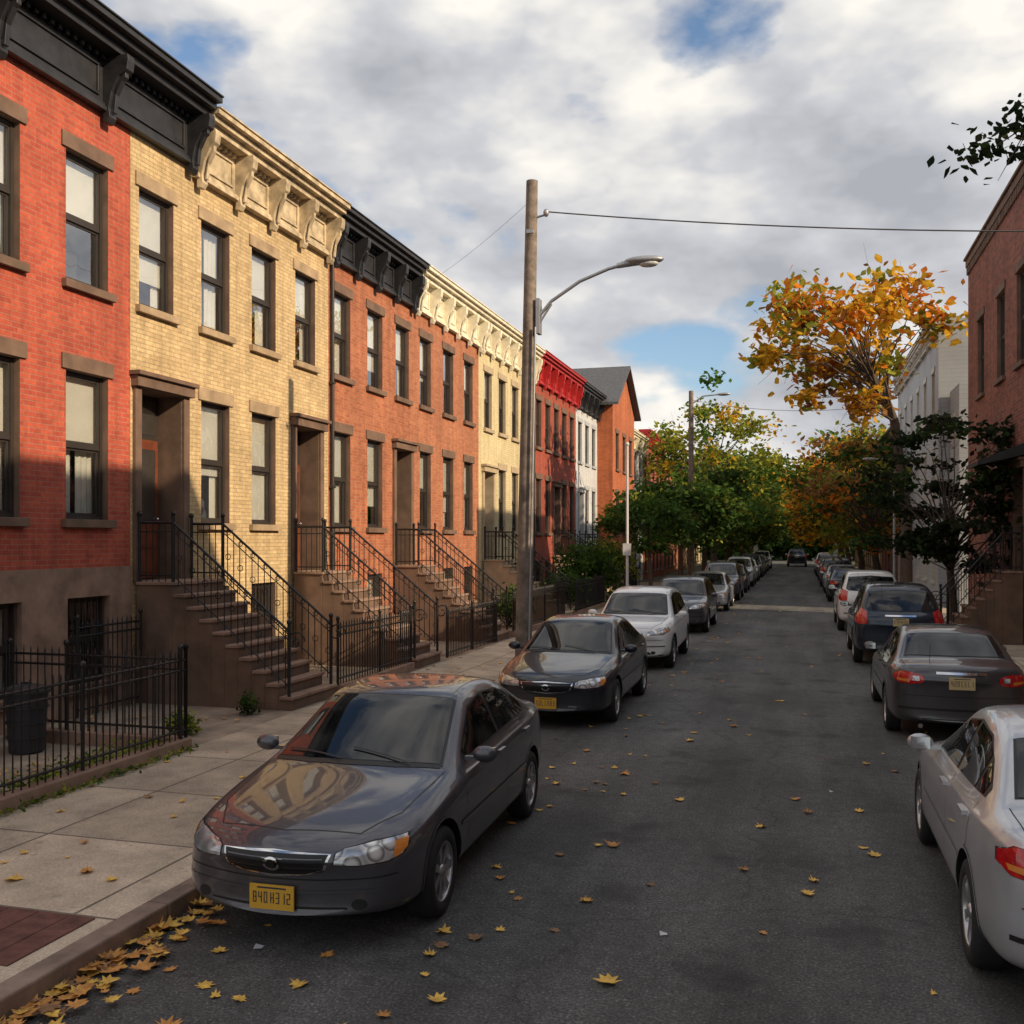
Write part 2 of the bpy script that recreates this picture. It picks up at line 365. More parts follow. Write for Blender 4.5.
def cornice(X,sg,y0,y1,zb,zt,proj,mat,nbr,parent,dent=True):
    mb=MB()
    def B(d0,d1,*r): mb.box(X+sg*d0,X+sg*d1,*r,0)
    B(.003,.07,y0,y1,zb,zt-.34); B(.071,.14,y0,y1,zb,zb+.07); B(.071,.11,y0,y1,zb+.075,zb+.12)
    B(-.3,proj*.62,y0,y1,zt-.34,zt-.22); B(-.3,proj*.82,y0,y1,zt-.219,zt-.12); B(-.3,proj,y0,y1,zt-.119,zt-.03); B(-.3,proj+.03,y0,y1,zt-.029,zt)
    bw=.16; L=(y1-y0-bw-.1)
    ctr=[y0+.05+bw/2+L*i/(nbr-1) for i in range(nbr)]
    H=zt-.34-zb
    for c in ctr:
        pr=[(.072,zb-.16),(.14,zb-.16),(.19,zb-.08),(.17,zb+.06),(.22,zb+H*.35),(.34,zb+H*.62),(proj*.78,zb+H*.72),(proj*.82,zb+H*.9),(proj*.8,zt-.342),(.072,zt-.342)]
        mb.ext([(X+sg*d,z) for d,z in pr],c-bw/2,c+bw/2,0)
        mb.ext([(X+sg*d,z) for d,z in[(.2,zb-.02),(.24,zb-.02),(.27,zb+H*.3),(.38,zb+H*.55),(proj*.7,zb+H*.6),(proj*.7,zb+H*.7),(.3,zb+H*.6)]],c-bw/4,c+bw/4,0)
    for a,b in zip(ctr,ctr[1:]):
        a+=bw/2+.1; b-=bw/2+.1
        if b-a<.3: continue
        z0,z1=zb+.2,zt-.48
        B(.071,.1,a,b,z1-.04,z1); B(.071,.1,a,b,z0,z0+.04); B(.071,.1,a,a+.04,z0+.041,z1-.041); B(.071,.1,b-.04,b,z0+.041,z1-.041)
    if dent:
        y=y0+.05
        while y<y1-.1:
            if all(abs(y+.04-c)>bw/2+.05 for c in ctr): B(.071,.16,y,y+.07,zt-.42,zt-.345)
            y+=.15
    mb.obj('cornice',[mat],parent,bevel=.008,fixn=True)
WIN=dict(up=(6.35,8.22),lo=(2.95,5.08),ba=(.55,1.82))
def rowhouse(name,X,sg,y0,y1,H,mwall,wins,doors,corn=None,trim=m_brown,frame=m_frame,base=None,zb=2.2,lo=True,ba=True,depth=11,dmat=m_door,blp=.8,cy1=None,rows=None,sill=None,spout=None):
    e=empty(name)
    ops=[]
    R=rows or WIN
    W=[]
    for (a,b) in wins:
        W.append((a,b,*R['up']))
        if not any(a<dd[1]+.1 and b>dd[0]-.1 for dd in doors):
            if lo: W.append((a,b,*R['lo']))
            if ba: W.append((a,b,*R['ba']))
    for w in W: ops.append((*w,.2))
    for dd in doors: ops.append((dd[0],dd[1],dd[2],dd[3],.45))
    mb=MB()
    if base:
        opb=[o for o in ops if o[3]<=zb]
        facade(mb,X+sg*.03,sg,y0,y1,0,zb,opb,1,1); mb.quad((X,y0,zb),(X,y1,zb),(X+sg*.03,y1,zb),(X+sg*.03,y0,zb),1)
        facade(mb,X,sg,y0,y1,zb,H,[o for o in ops if o[2]>=zb-.3 and o[3]>zb],0,2)
    else: facade(mb,X,sg,y0,y1,0,H,ops,0,2)
    xb=X-sg*depth
    mb.quad((X,y0,0),(X,y0,H),(xb,y0,H),(xb,y0,0),0); mb.quad((X,y1,0),(xb,y1,0),(xb,y1,H),(X,y1,H),0)
    mb.quad((xb,y0,0),(xb,y0,H),(xb,y1,H),(xb,y1,0),0); mb.quad((X,y0,H),(X,y1,H),(xb,y1,H),(xb,y0,H),3)
    mb.obj('walls',[mwall,base or mwall,trim,m_roof],e)
    wb=MB(); tb=MB()
    for (a,b,c,d) in W:
        r=random.random(); bl=0 if r>blp+.12 else random.choice([.3,.45,.5,.5,.52,.6,.75,.97])
        if d<2.3:
            window(wb,X,sg,a,b,c,d,0,0)
            for i in range(7):
                y=a+.06+(b-a-.12)*i/6; wb.cyl((X-sg*.04,y,c+.02),(X-sg*.04,y,d-.02),.009,n=4,m=0)
        else: window(wb,X,sg,a,b,c,d,0,bl)
        off=.03 if (base and d<zb) else 0
        if d>2.3:
            tb.box(X+sg*(.002+off),X+sg*(.035+off),a-.1,b+.1,d+.002,d+.22,0)
        tb.box(X+sg*(.002+off),X+sg*(.09+off),a-.09,b+.09,c-.12,c-.002,0)
    for dd in doors:
        a,b,c,d=dd[:4]
        door(wb,X,sg,a,b,c,d,.45)
        tb.box(X+sg*.002,X+sg*.06,a-.16,a-.002,c,d,1); tb.box(X+sg*.002,X+sg*.06,b+.002,b+.16,c,d,1)
        tb.box(X+sg*.002,X+sg*.14,a-.2,b+.2,d+.002,d+.17,1); tb.box(X+sg*.002,X+sg*.2,a-.24,b+.24,d+.172,d+.24,1)
    if spout:
        for y in spout:
            wb.cyl((X+sg*.07,y,.2),(X+sg*.07,y,H-.7),.04,n=8,m=0)
            for z in(1.5,3.8,6.1): wb.box(X+sg*.004,X+sg*.12,y-.06,y+.06,z,z+.04,0)
    wb.obj('windows_and_doors',[frame,m_glass,m_blind,m_dark,dmat,m_chrome],e,fixn=False)
    tb.obj('lintels_and_sills',[sill or trim,trim],e,bevel=.006)
    if corn:
        cornice(X,sg,corn.get('y0',y0+.01),corn.get('y1',y1-.01),corn.get('zb',8.85),corn.get('zt',10.),corn.get('p',.5),corn['m'],corn.get('n',5),e,corn.get('d',True))
    return e
def stoop(e,X,sg,ya,yb,ztop,run,land=.7,n=9,mat=m_brown,name='stoop'):
    mb=MB(); rl=MB()
    h=(ztop-ZS)/(n+1)
    x=lambda d:X+sg*d
    mb.box(x(.06),x(land),ya,yb,.0,ztop-.05,0); mb.box(x(.062),x(land+.03),ya-.03,yb+.03,ztop-.049,ztop,1)
    st=(run-land)/n
    for i in range(n):
        zt=ztop-h*(i+1); a=land+st*i
        mb.box(x(a+.001),x(a+st),ya,yb,0,zt-.05,0); mb.box(x(a+.032),x(a+st+.03),ya-.03,yb+.03,zt-.049,zt,1)
    mb.obj(name,[mat,m_brown2 if mat is m_brown else mat],e,bevel=.008)
    for y in(ya+.03,yb-.03):
        P=lambda d,z:(x(d),y,z)
        top=ztop; x0=.1; xe=run-.06; zb=ZS+h
        def zf(d): return top if d<land else top-(d-land)/(run-land)*(top-zb)
        rl.path([P(x0,top+.92),P(land,top+.92),P(xe,zf(xe)+.92)],.022,6); rl.path([P(x0,top+.1),P(land,top+.1),P(xe,zf(xe)+.1)],.012,4)
        rl.path([P(x0,top+.78),P(land,top+.78),P(xe,zf(xe)+.78)],.010,4)
        d=x0
        while d<xe:
            rl.cyl(P(d,zf(d)+.0),P(d,zf(d)+.92),.009,n=4); d+=.115
        for d in(x0,land,xe): rl.cyl(P(d,zf(d)-.05),P(d,zf(d)+1.02),.026,n=6); rl.ell(P(d,zf(d)+1.06),(.04,.04,.045),0,8,6)
        pts=[]
        for i in range(22):
            t=i/21*math.pi*2.6; r=.16*(1-i/26); pts.append(P(xe+.1+r*math.cos(t),zf(xe)+.78+r*math.sin(t)))
        rl.path(pts,.012,4)
        for dd in np.arange(land+.1,xe,.23):
            pts=[P(dd+.05*math.cos(t),zf(dd)+.45+.05*math.sin(t)) for t in np.linspace(0,6.28,9)]; rl.path(pts,.007,4)
            pts=[P(dd+.04*math.cos(t),zf(dd)+.85+.035*math.sin(t)) for t in np.linspace(0,6.28,8)]; rl.path(pts,.006,4)
    rl.obj('stoop_railing',[m_iron],e)
def fence(pts,h=.98,sp=.105,curb=True):
    e=empty('iron_fence'); mb=MB(); cb=MB()
    for (a,b) in zip(pts,pts[1:]):
        a=Vector((a[0],a[1],0));b=Vector((b[0],b[1],0)); L=(b-a).length; d=(b-a)/L
        z0=ZS+(.14 if curb else .02)
        for z in(z0+.1,z0+h-.16,z0+h-.04): mb.cyl(a+Vector((0,0,z)),b+Vector((0,0,z)),.016,n=4)
        n=int(L/sp)
        for i in range(n+1):
            p=a+d*(L*i/n); big=(i%16==0 or i==n)
            mb.cyl(p+Vector((0,0,z0-.0)),p+Vector((0,0,z0+h+(.08 if big else .0))),.026 if big else .0105,n=4)
            if big: mb.ell(p+Vector((0,0,z0+h+.11)),(.035,.035,.045),0,8,5)
            else: mb.cyl(p+Vector((0,0,z0+h)),p+Vector((0,0,z0+h+.07)),.016,.001,n=4)
        if curb:
            q=Vector((-d.y,d.x,0))*.09
            vs=[a+q,b+q,b-q,a-q]; zz=ZS+.14
            cb.add([(v.x,v.y,-.0) for v in vs]+[(v.x,v.y,zz) for v in vs],[(0,1,2,3),(7,6,5,4),(0,4,5,1),(1,5,6,2),(2,6,7,3),(3,7,4,0)])
    mb.obj('bars',[m_iron],e)
    if curb: cb.obj('stone_curb',[m_brown2],e,bevel=.01,fixn=True)
X0=-10.
ww=.9
def evenw(y0,y1,n,w=ww):
    s=(y1-y0)/n; return [(y0+s*(i+.5)-w/2,y0+s*(i+.5)+w/2) for i in range(n)]
e=rowhouse('brick_row_house',X0,1,4.,13.285,9.5,m_red,[(4.9,5.8),(6.6,7.5),(8.35,9.25),(10.1,11.0),(11.87,12.77)],[],dict(y0=4.,y1=14.9,zb=9.0,zt=10.15,p=.62,m=m_black,n=6),base=m_brown2,zb=2.25)
e=rowhouse('brick_row_house',X0,1,13.29,20.07,9.5,m_cream,[(13.5,14.4),(15.2,16.1),(16.87,17.77),(18.57,19.45)],[(13.5,14.62,2.0,5.05),(18.55,19.6,2.0,5.0)],dict(y0=14.91,y1=20.05,zb=8.85,zt=10.,p=.55,m=m_cornc,n=5),trim=m_brown,sill=M('sill_tan_stone',(.36,.26,.16),.85,var=.3,bump=.2))
stoop(e,X0,1,13.36,14.8,2.0,2.75); stoop(e,X0,1,18.4,19.75,2.0,2.75)
e=rowhouse('brick_row_house',X0,1,20.075,25.04,9.5,m_orange,[(20.3,21.2),(22.15,23.05),(23.9,24.8)],[(23.85,24.85,2.0,5.0)],dict(zb=8.85,zt=10.,m=m_black,n=5),trim=m_brown,dmat=m_doord,spout=[20.15])
stoop(e,X0,1,23.7,24.95,2.0,2.75)
e=rowhouse('brick_row_house',X0,1,25.045,30.8,9.5,m_orange2,[(25.6,26.45),(27.45,28.35),(29.35,30.2)],[],dict(zb=8.85,zt=10.,m=m_cornw,n=6),trim=m_brown,frame=m_frame)
e=rowhouse('brick_row_house',X0,1,30.805,37.7,9.5,m_yellow,evenw(31,37.6,4,.85),[(31.3,32.3,2.0,4.9)],dict(zb=8.85,zt=10.,m=m_cornw,n=7),trim=m_tan,dmat=m_doord,spout=[37.6])
stoop(e,X0,1,31.15,32.45,2.0,2.75,mat=m_tan)
e=rowhouse('brick_row_house',X0,1,37.705,45.4,9.5,m_red2,evenw(37.8,45.3,5,.85),[(41.,42.,2.0,4.9)],dict(zb=8.85,zt=10.05,m=m_cornr,n=7),trim=m_brown,dmat=m_doord)
stoop(e,X0,1,40.85,42.15,2.0,2.75,mat=m_tan)
e=rowhouse('brick_row_house',X0,1,45.405,50.5,9.5,m_white,evenw(45.5,50.4,3,.85),[(46.,46.9,2.0,4.9)],dict(zb=8.85,zt=10.,m=m_black,n=5),trim=m_side,dmat=m_doord)
stoop(e,X0,1,45.8,47.1,2.0,2.75,mat=m_tan)
e=rowhouse('gabled_brick_house',-9.2,1,50.51,57.4,9.7,m_gable,evenw(50.8,57.1,3,.9),[],None,trim=m_brown)
g=MB(); xf,xk=-9.2,-20.2; zp=11.9
g.add([(xf,50.51,9.702),(xf,57.4,9.702),(xf,53.95,zp)],[(0,1,2)],0); g.add([(xk,50.51,9.702),(xk,57.4,9.702),(xk,53.95,zp)],[(0,2,1)],0)
g.obj('gable_wall',[m_gable],e)
g=MB(); s=(zp-9.7)/3.44
for sy in(-1,1):
    ye=53.95+sy*3.8; ze=zp+.06-s*3.8
    g.add([(xf+.35,53.95,zp+.06),(xf+.35,ye,ze),(xk,ye,ze),(xk,53.95,zp+.06),(xf+.35,53.95,zp+.2),(xf+.35,ye,ze+.14),(xk,ye,ze+.14),(xk,53.95,zp+.2)],[(0,1,2,3),(4,7,6,5),(0,4,5,1),(1,5,6,2),(2,6,7,3)],0)
g.obj('gable_roof',[m_slate],e,fixn=True)
rowhouse('brick_row_house',X0,1,58.,66.,9.,m_white,evenw(58.2,65.8,4),[(59.,60.,1.,3.6)],dict(zb=8.3,zt=9.3,m=m_cornw,n=5),trim=m_side)
rowhouse('brick_row_house',X0,1,66.1,76.,9.8,m_red2,evenw(66.3,75.8,5),[],dict(zb=9.,zt=10.,m=m_cornr,n=6))
rowhouse('brick_row_house',X0,1,76.1,92.,8.6,m_orange,evenw(76.3,91.8,7),[],dict(zb=7.9,zt=8.9,m=m_black,n=8))
rowhouse('brick_row_house',X0,1,92.1,112.,8.8,m_yellow,evenw(92.3,111.8,8),[],None)
fence([(-9.7,7.0),(-7.12,7.0),(-7.12,10.5),(-9.7,10.5)])
fence([(-7.12,1.),(-7.12,5.8)])
fence([(-7.3,15.0),(-7.3,18.2)]); fence([(-7.2,20.0),(-7.2,23.6)],curb=False); fence([(-7.2,25.1),(-7.2,31.)]); fence([(-7.2,32.7),(-7.2,37.7)]); fence([(-7.2,42.3),(-7.2,45.6)])
fence([(-9.75,11.8),(-9.75,13.2)],h=1.3,curb=False)
# right side
XR=5.2
e=rowhouse('brick_row_house',XR,-1,-14.,-2.,11.6,m_rbrick2,evenw(-13.8,-2.2,6),[],dict(zb=10.5,zt=11.6,m=m_black,n=8))  # unseen; same height as the next house, part of one shadow caster
e=rowhouse('brick_row_house',XR,-1,-1.99,10.4,11.6,m_rbrick,evenw(-1.8,10.2,6),[(3.,4.1,1.4,4.2)],dict(zb=10.5,zt=11.6,m=m_cornw,n=8))  # unseen; height and far end chosen to set the left facades' shadow edge
e=rowhouse('brick_row_house',XR,-1,10.41,25.9,7.7,m_rbrick2,evenw(10.6,25.7,8),[],None,rows=dict(up=(4.6,6.4),lo=(1.3,3.2),ba=(.4,1.)),ba=False)  # unseen; kept low to shade the road but leave the left facades lit
e=rowhouse('brick_apartment_building',XR,-1,26.,35.,11.4,m_rbrick,[(26.6,27.5),(29.,30.1),(32.1,33.2)],[(26.5,27.6,1.9,4.4)],None,rows=dict(up=(7.0,9.3),lo=(3.1,5.3),ba=(.5,1.4)),depth=7)
g=MB(); g.box(XR-.08,XR+.3,25.98,35.02,11.4,11.62,0); g.box(XR-.14,XR+.3,25.96,35.04,11.621,11.70,0)
for k in range(44): g.box(XR-.06,XR-.002,26.05+k*.205,26.15+k*.205,11.15,11.39,0)
g.obj('parapet_coping',[m_brown],e,bevel=.01)
g=MB(); g.ext([(XR-.01,5.0),(XR-1.1,4.55),(XR-1.1,4.45),(XR-.01,4.7)],26.2,27.9,0); g.obj('door_canopy',[m_black],e,fixn=True)
stoop(e,XR,-1,26.4,27.7,1.9,1.8,.5,7)
e=rowhouse('grey_siding_house',5.6,-1,39.7,42.1,8.4,m_side,evenw(39.8,42.0,1),[],None,trim=m_framel,rows=dict(up=(5.6,7.2),lo=(2.4,4.2),ba=(.4,1.)),ba=False,frame=m_framel,depth=5)
e=rowhouse('grey_siding_house',XR,-1,42.2,59.,11.3,m_side,evenw(42.4,58.8,6),[],dict(zb=10.6,zt=11.4,p=.3,m=m_framel,n=8),trim=m_framel,rows=dict(up=(7.6,9.4),lo=(4.4,6.2),ba=(1.,2.8)),frame=m_framel)
rowhouse('brick_row_house',5.5,-1,60.,75.,9.,m_rbrick,evenw(60.3,74.7,6),[],dict(zb=8.3,zt=9.2,m=m_black,n=6))
rowhouse('brick_row_house',5.5,-1,76.,110.,8.5,m_cream,evenw(76.3,109.7,12),[],None)
e=empty('railway_bridge'); g=MB(); g.box(-40,40,128,131,6.2,7.6); 
for k in range(54): g.box(-40+k*1.5,-39.85+k*1.5,127.9,127.99,6.2,7.6)
g.box(-40,40,127.8,131.2,7.601,7.72)
for x in(-5.4,4.2,-16,15,-28,27):
    for y in(128.5,130.5): g.box(x-.25,x+.25,y-.25,y+.25,0,6.199)
g.obj('girders_and_columns',[m_steel],e)

# ------------------------------------------------------------------ cars
SED=dict(
 st=[-2.26,-2.235,-2.14,-1.95,-1.7,-1.35,-1.05,-.95,-.7,-.42,-.17,.0,.35,.75,1.03,1.15,1.45,1.70,1.82,2.05,2.2,2.25,2.27],
 zt=[(-2.26,.60),(-2.235,.66),(-2.14,.735),(-1.95,.79),(-1.7,.84),(-1.35,.895),(-1.05,.94),(-.95,.975),(-.17,1.36),(0,1.4),(.35,1.43),(.75,1.42),(1.03,1.37),(1.15,1.33),(1.70,1.075),(1.82,1.05),(2.05,1.035),(2.2,1.0),(2.25,.9),(2.27,.82)],
 belt=[(-1.,.90),(1.7,.985)],
 W=[(-2.26,.60),(-2.235,.70),(-2.14,.79),(-1.95,.835),(-1.7,.858),(-1.35,.87),(1.3,.872),(1.7,.86),(2.05,.825),(2.2,.78),(2.25,.70),(2.27,.62)],
 K=[(-2.26,.30),(-1.95,.26),(-1.35,.18),(-1,.17),(-.17,.08),(.35,0),(1.03,-.06),(1.7,-.12),(2.27,-.22)],
 zlo=[(-2.26,.26),(-2.1,.2),(2.1,.22),(2.27,.3)],
 ax=(-1.33,1.29),R=.315,tum=.33,cs=(-.95,1.70),
 ws=[(-.66,-.85),(-.35,-.925),(0,-.95),(.35,-.925),(.66,-.85),(.535,-.13),(.3,-.16),(0,-.17),(-.3,-.16),(-.535,-.13)],
 rg=('T',[(-.53,1.06),(0,1.1),(.53,1.06),(.62,1.58),(.3,1.64),(0,1.66),(-.3,1.64),(-.62,1.58)]),
 dlo=[(-.62,.95),(-.58,.985),(-.03,1.265),(.35,1.315),(.8,1.295),(1.1,1.2),(1.36,1.075),(1.34,1.02)],
 cuts=[(-.56,.34),(.41,1.06),(1.11,1.3)],
 doors=[-.78,.38,1.18],hz=(.86,.88),
 hl=[(.40,.59),(.405,.65),(.45,.675),(.60,.70),(.755,.712),(.775,.66),(.76,.615),(.70,.59),(.55,.58)],
 am=[(.725,.60),(.715,.69),(.768,.695),(.775,.645),(.75,.61)],
 tl=[(.47,.785),(.44,.83),(.47,.885),(.58,.915),(.72,.92),(.79,.88),(.795,.82),(.74,.775),(.60,.765)],
 mir=(.93,-.56,.985),tplz=.8,fz=.39)
SUV=dict(
 st=[-2.26,-2.24,-2.18,-2.0,-1.7,-1.35,-1.08,-.95,-.7,-.5,-.3,-.1,.3,.8,1.3,1.62,1.75,1.9,2.04,2.14,2.22,2.26,2.28],
 zt=[(-2.26,.72),(-2.24,.80),(-2.18,.90),(-2.0,.97),(-1.7,1.02),(-1.35,1.06),(-1.08,1.09),(-.95,1.14),(-.3,1.56),(-.1,1.62),(.3,1.67),(.8,1.68),(1.3,1.66),(1.62,1.62),(1.75,1.585),(1.9,1.45),(2.04,1.27),(2.14,1.12),(2.22,1.05),(2.26,.95),(2.28,.85)],
 belt=[(-1.,1.02),(1.9,1.12)],
 W=[(-2.26,.68),(-2.24,.76),(-2.18,.82),(-2.0,.865),(-1.7,.895),(-1.35,.91),(1.5,.91),(1.9,.895),(2.14,.86),(2.22,.81),(2.28,.72)],
 K=[(-2.26,.26),(-1.95,.22),(-1.35,.16),(-1,.16),(-.17,.06),(.35,0),(1.5,-.05),(1.9,-.12),(2.28,-.18)],
 zlo=[(-2.26,.32),(-2.1,.25),(2.1,.28),(2.27,.36)],
 ax=(-1.36,1.34),R=.355,tum=.24,cs=(-1.08,2.14),
 ws=[(-.68,-.84),(-.35,-.90),(0,-.93),(.35,-.90),(.68,-.84),(.58,-.24),(.3,-.28),(0,-.29),(-.3,-.28),(-.58,-.24)],
 rg=('R',[(-.58,1.5),(0,1.53),(.58,1.5),(.66,1.2),(.6,1.15),(0,1.14),(-.6,1.15),(-.66,1.2)]),
 dlo=[(-.62,1.07),(-.58,1.1),(-.13,1.45),(.35,1.53),(.9,1.53),(1.5,1.48),(1.72,1.36),(1.74,1.17)],
 cuts=[(-.56,.34),(.41,1.1),(1.17,1.7)],
 doors=[-.8,.38,1.25],hz=(.98,1.0),
 hl=[(.42,.76),(.46,.84),(.60,.88),(.80,.92),(.84,.84),(.74,.77)],
 am=[(.76,.79),(.78,.87),(.81,.88),(.82,.84)],
 tl=[(.66,.88),(.64,1.12),(.80,1.2),(.87,1.16),(.88,.9),(.8,.86)],
 mir=(.99,-.58,1.12),tplz=.92,fz=.45)
def grid(poly,step):
    bm=bmesh.new(); vs=[bm.verts.new((p[0],p[1],0)) for p in poly]; bm.faces.new(vs)
    for ax in(0,1):
        lo=min(p[ax] for p in poly); hi=max(p[ax] for p in poly); c=lo+step
        while c<hi-.001:
            no=(1,0,0) if ax==0 else (0,1,0); co=(c,0,0) if ax==0 else (0,c,0)
            bmesh.ops.bisect_plane(bm,geom=bm.verts[:]+bm.edges[:]+bm.faces[:],plane_co=co,plane_no=no); c+=step
    bm.verts.ensure_lookup_table(); bm.verts.index_update()
    V=[(v.co.x,v.co.y) for v in bm.verts]; F=[[v.index for v in f.verts] for f in bm.faces]; bm.free(); return V,F
def clip(poly,lo,hi,ax=0):
    for lim,sg in((lo,1),(hi,-1)):
        out=[]
        for i in range(len(poly)):
            p,q=poly[i],poly[(i+1)%len(poly)]; dp=(p[ax]-lim)*sg; dq=(q[ax]-lim)*sg
            if dp>=0: out.append(p)
            if dp*dq<0:
                t=dp/(dp-dq); out.append((p[0]+(q[0]-p[0])*t,p[1]+(q[1]-p[1])*t))
        poly=out
    return poly
def shrink(poly,d):
    cx=sum(p[0] for p in poly)/len(poly); cy=sum(p[1] for p in poly)/len(poly); out=[]
    for p in poly:
        v=Vector((p[0]-cx,p[1]-cy)); L=v.length; v*=(L-d)/L; out.append((cx+v.x,cy+v.y))
    return out
class Proj:
    def __init__(s,bvh,mb): s.b=bvh; s.mb=mb
    def hit(s,mode,u,v,off):
        if mode=='S+': o,d=(3,u,v),(-1,0,0)
        elif mode=='S-': o,d=(-3,u,v),(1,0,0)
        elif mode=='F': o,d=(u,-5,v),(0,1,0)
        elif mode=='R': o,d=(u,5,v),(0,-1,0)
        else: o,d=(u,v,5),(0,0,-1)
        r=s.b.ray_cast(Vector(o),Vector(d))
        if r[0] is None: return None
        n=r[1]; 
        if n.dot(Vector(d))>0:n=-n
        return r[0]+n*off
    def patch(s,mode,poly,off,m,step=.05):
        V,F=grid(poly,step); P=[s.hit(mode,u,v,off) for u,v in V]
        F=[f for f in F if all(P[i] is not None for i in f)]
        P=[p if p is not None else (0,0,0) for p in P]
        s.mb.add(P,F,m,True)
    def ribbon(s,mode,pts,w,off,m,step=.04):
        R=[]
        for a,b in zip(pts,pts[1:]):
            a=Vector(a);b=Vector(b);n=max(1,int((b-a).length/step))
            for i in range(n): R.append(a+(b-a)*i/n)
        R.append(Vector(pts[-1])); P=[]
        for i,p in enumerate(R):
            t=(R[min(i+1,len(R)-1)]-R[max(i-1,0)]).normalized(); q=Vector((-t.y,t.x))*w/2
            P.append((s.hit(mode,*(p+q),off),s.hit(mode,*(p-q),off)))
        for a,b in zip(P,P[1:]):
            if None in a or None in b: continue
            s.mb.add([a[0],b[0],b[1],a[1]],[(0,1,2,3)],m,True)
SEG={'A':'abcefg','B':'abcdefg','C':'adef','D':'abcdef','E':'adefg','F':'aefg','H':'bcefg','1':'bc','2':'abged','3':'abgcd','4':'fgbc','5':'afgcd','7':'abc','8':'abcdefg','0':'abcdef','U':'bcdef','L':'def','P':'abefg'}
def plate(mb,y,z,sy,m_p,m_i):
    mb.box(-.155,.155,y,y+sy*.012,z-.078,z+.078,m_p)
    txt=random.sample(list(SEG),7); yy=y+sy*.0125
    for i,c in enumerate(txt):
        x=-.13+i*.037*1.03; 
        if i>2: x+=.008
        w,h,t=.024,.07,.0055; z0=z-h/2-.002
        for sgm in SEG[c]:
            r={'a':(0,w,h-t,h),'d':(0,w,0,t),'g':(0,w,h/2-t/2,h/2+t/2),'f':(0,t,h/2,h),'e':(0,t,0,h/2),'b':(w-t,w,h/2,h),'c':(w-t,w,0,h/2)}[sgm]
            x0,x1=x+r[0],x+r[1]
            if sy>0: x0,x1=-x0,-x1
            mb.box(x0,x1,yy,yy+sy*.002,z0+r[2],z0+r[3],m_i)
    mb.box(-.1,.1,yy,yy+sy*.002,z+.055,z+.064,m_i)
CACHE={}
def carmesh(kind,col,level,metal,key):
    if key in CACHE: return CACHE[key]
    S=SED if kind=='sedan' else SUV
    I=lambda tab,y: float(np.interp(y,[a for a,_ in tab],[b for _,b in tab]))
    vs=[];fs=[]; rings=[]; CR={}
    for y in S['st']:
        W=I(S['W'],y); zt=I(S['zt'],y); zl=I(S['zlo'],y); k=I(S['K'],y); zb=min(I(S['belt'],y),zt-.05)
        wb=W-.085; zr=zt-.03-.035*min(1,max(0,(zt-zb-.05)/.3)); wr=wb-.04-S['tum']*(zr-zb)
        H=zb-zl
        hd=max(0,min(1,(-1.0-y)/.4))*max(0,min(1,(y+2.25)/.25))
        half=[(0,zl),(W*.8,zl),(W-.02,zl+.05),(W+.004,zl+H*.30),(W-.004,zl+H*.56),(W-.008,zl+H*.78),(W-.035,zl+H*.93),(wb,zb),(wr,zr),(wr*.82,zt-.018+.004*hd),(wr*.45,zt-.004-.006*hd),(0,zt-.004*hd)]
        n=len(half); idx=[]
        for i,(x,z) in enumerate(half): idx.append(len(vs)); vs.append((x,y+k*(x/.87)**2,z))
        for i in range(n-2,0,-1): x,z=half[i]; idx.append(len(vs)); vs.append((-x,y+k*(x/.87)**2,z))
        rings.append((idx,half,y))
    N=len(rings[0][0])
    for a,b in zip(rings,rings[1:]):
        for i in range(N):
            fs.append((a[0][i],a[0][(i+1)%N],b[0][(i+1)%N],b[0][i]))
            c={6:.55,9:.45 if b[2]<-1.0 else 0.,5:.2}.get(i if i<=N//2 else N-i,0.)
            if c>0: CR[frozenset((a[0][i],b[0][i]))]=c
    for idx,half,y in rings:
        if y in S['cs']:
            for i in range(8,N-8): CR[frozenset((idx[i],idx[i+1]))]=.75
    for r,fl in((rings[0],0),(rings[-1],1)):
        idx,half,y=r; n=len(half); C=[idx[0]]
        for i in range(1,n-1): C.append(len(vs)); vs.append((0,y,half[i][1]))
        C.append(idx[n-1])
        for sd in(0,1):
            P=[idx[i] if sd==0 else idx[(N-i)%N] for i in range(n)]
            for i in range(n-1):
                f=[P[i],P[i+1],C[i+1],C[i]]; f=list(dict.fromkeys(f)); fs.append(tuple(f))
    me=bpy.data.meshes.new('body'); me.from_pydata(vs,[],fs)
    bm=bmesh.new(); bm.from_mesh(me); bmesh.ops.recalc_face_normals(bm,faces=bm.faces); bm.to_mesh(me); bm.free()
    at=me.attributes.new('crease_edge','FLOAT','EDGE')
    for ed in me.edges:
        c=CR.get(frozenset(ed.vertices))
        if c: at.data[ed.index].value=c
    mp=paint('car_paint_'+key,col,metal); me.materials.append(mp); me.materials.append(m_rubber)
    for p in me.polygons: p.use_smooth=True
    ob=bpy.data.objects.new('tmp',me); scene.collection.objects.link(ob)
    sm=ob.modifiers.new('s','SUBSURF'); sm.levels=level; sm.render_levels=level
    dg=bpy.context.evaluated_depsgraph_get(); dg.update()
    m2=bpy.data.meshes.new_from_object(ob.evaluated_get(dg)); 
    bvh=BVHTree.FromPolygons([v.co.copy() for v in m2.vertices],[tuple(p.vertices) for p in m2.polygons])
    cut=MB(); R=S['R']
    for sx in(-1,1):
        for ay in S['ax']:
            cut.cyl((sx*.56,ay,R+.005),(sx*1.2,ay,R+.005),R+.05,n=40,m=1)
    cm=cut.mesh('cut',[m_rubber,m_rubber])
    bm=bmesh.new(); bm.from_mesh(cm); bmesh.ops.remove_doubles(bm,verts=bm.verts,dist=1e-4); bmesh.ops.recalc_face_normals(bm,faces=bm.faces); bm.to_mesh(cm); bm.free()
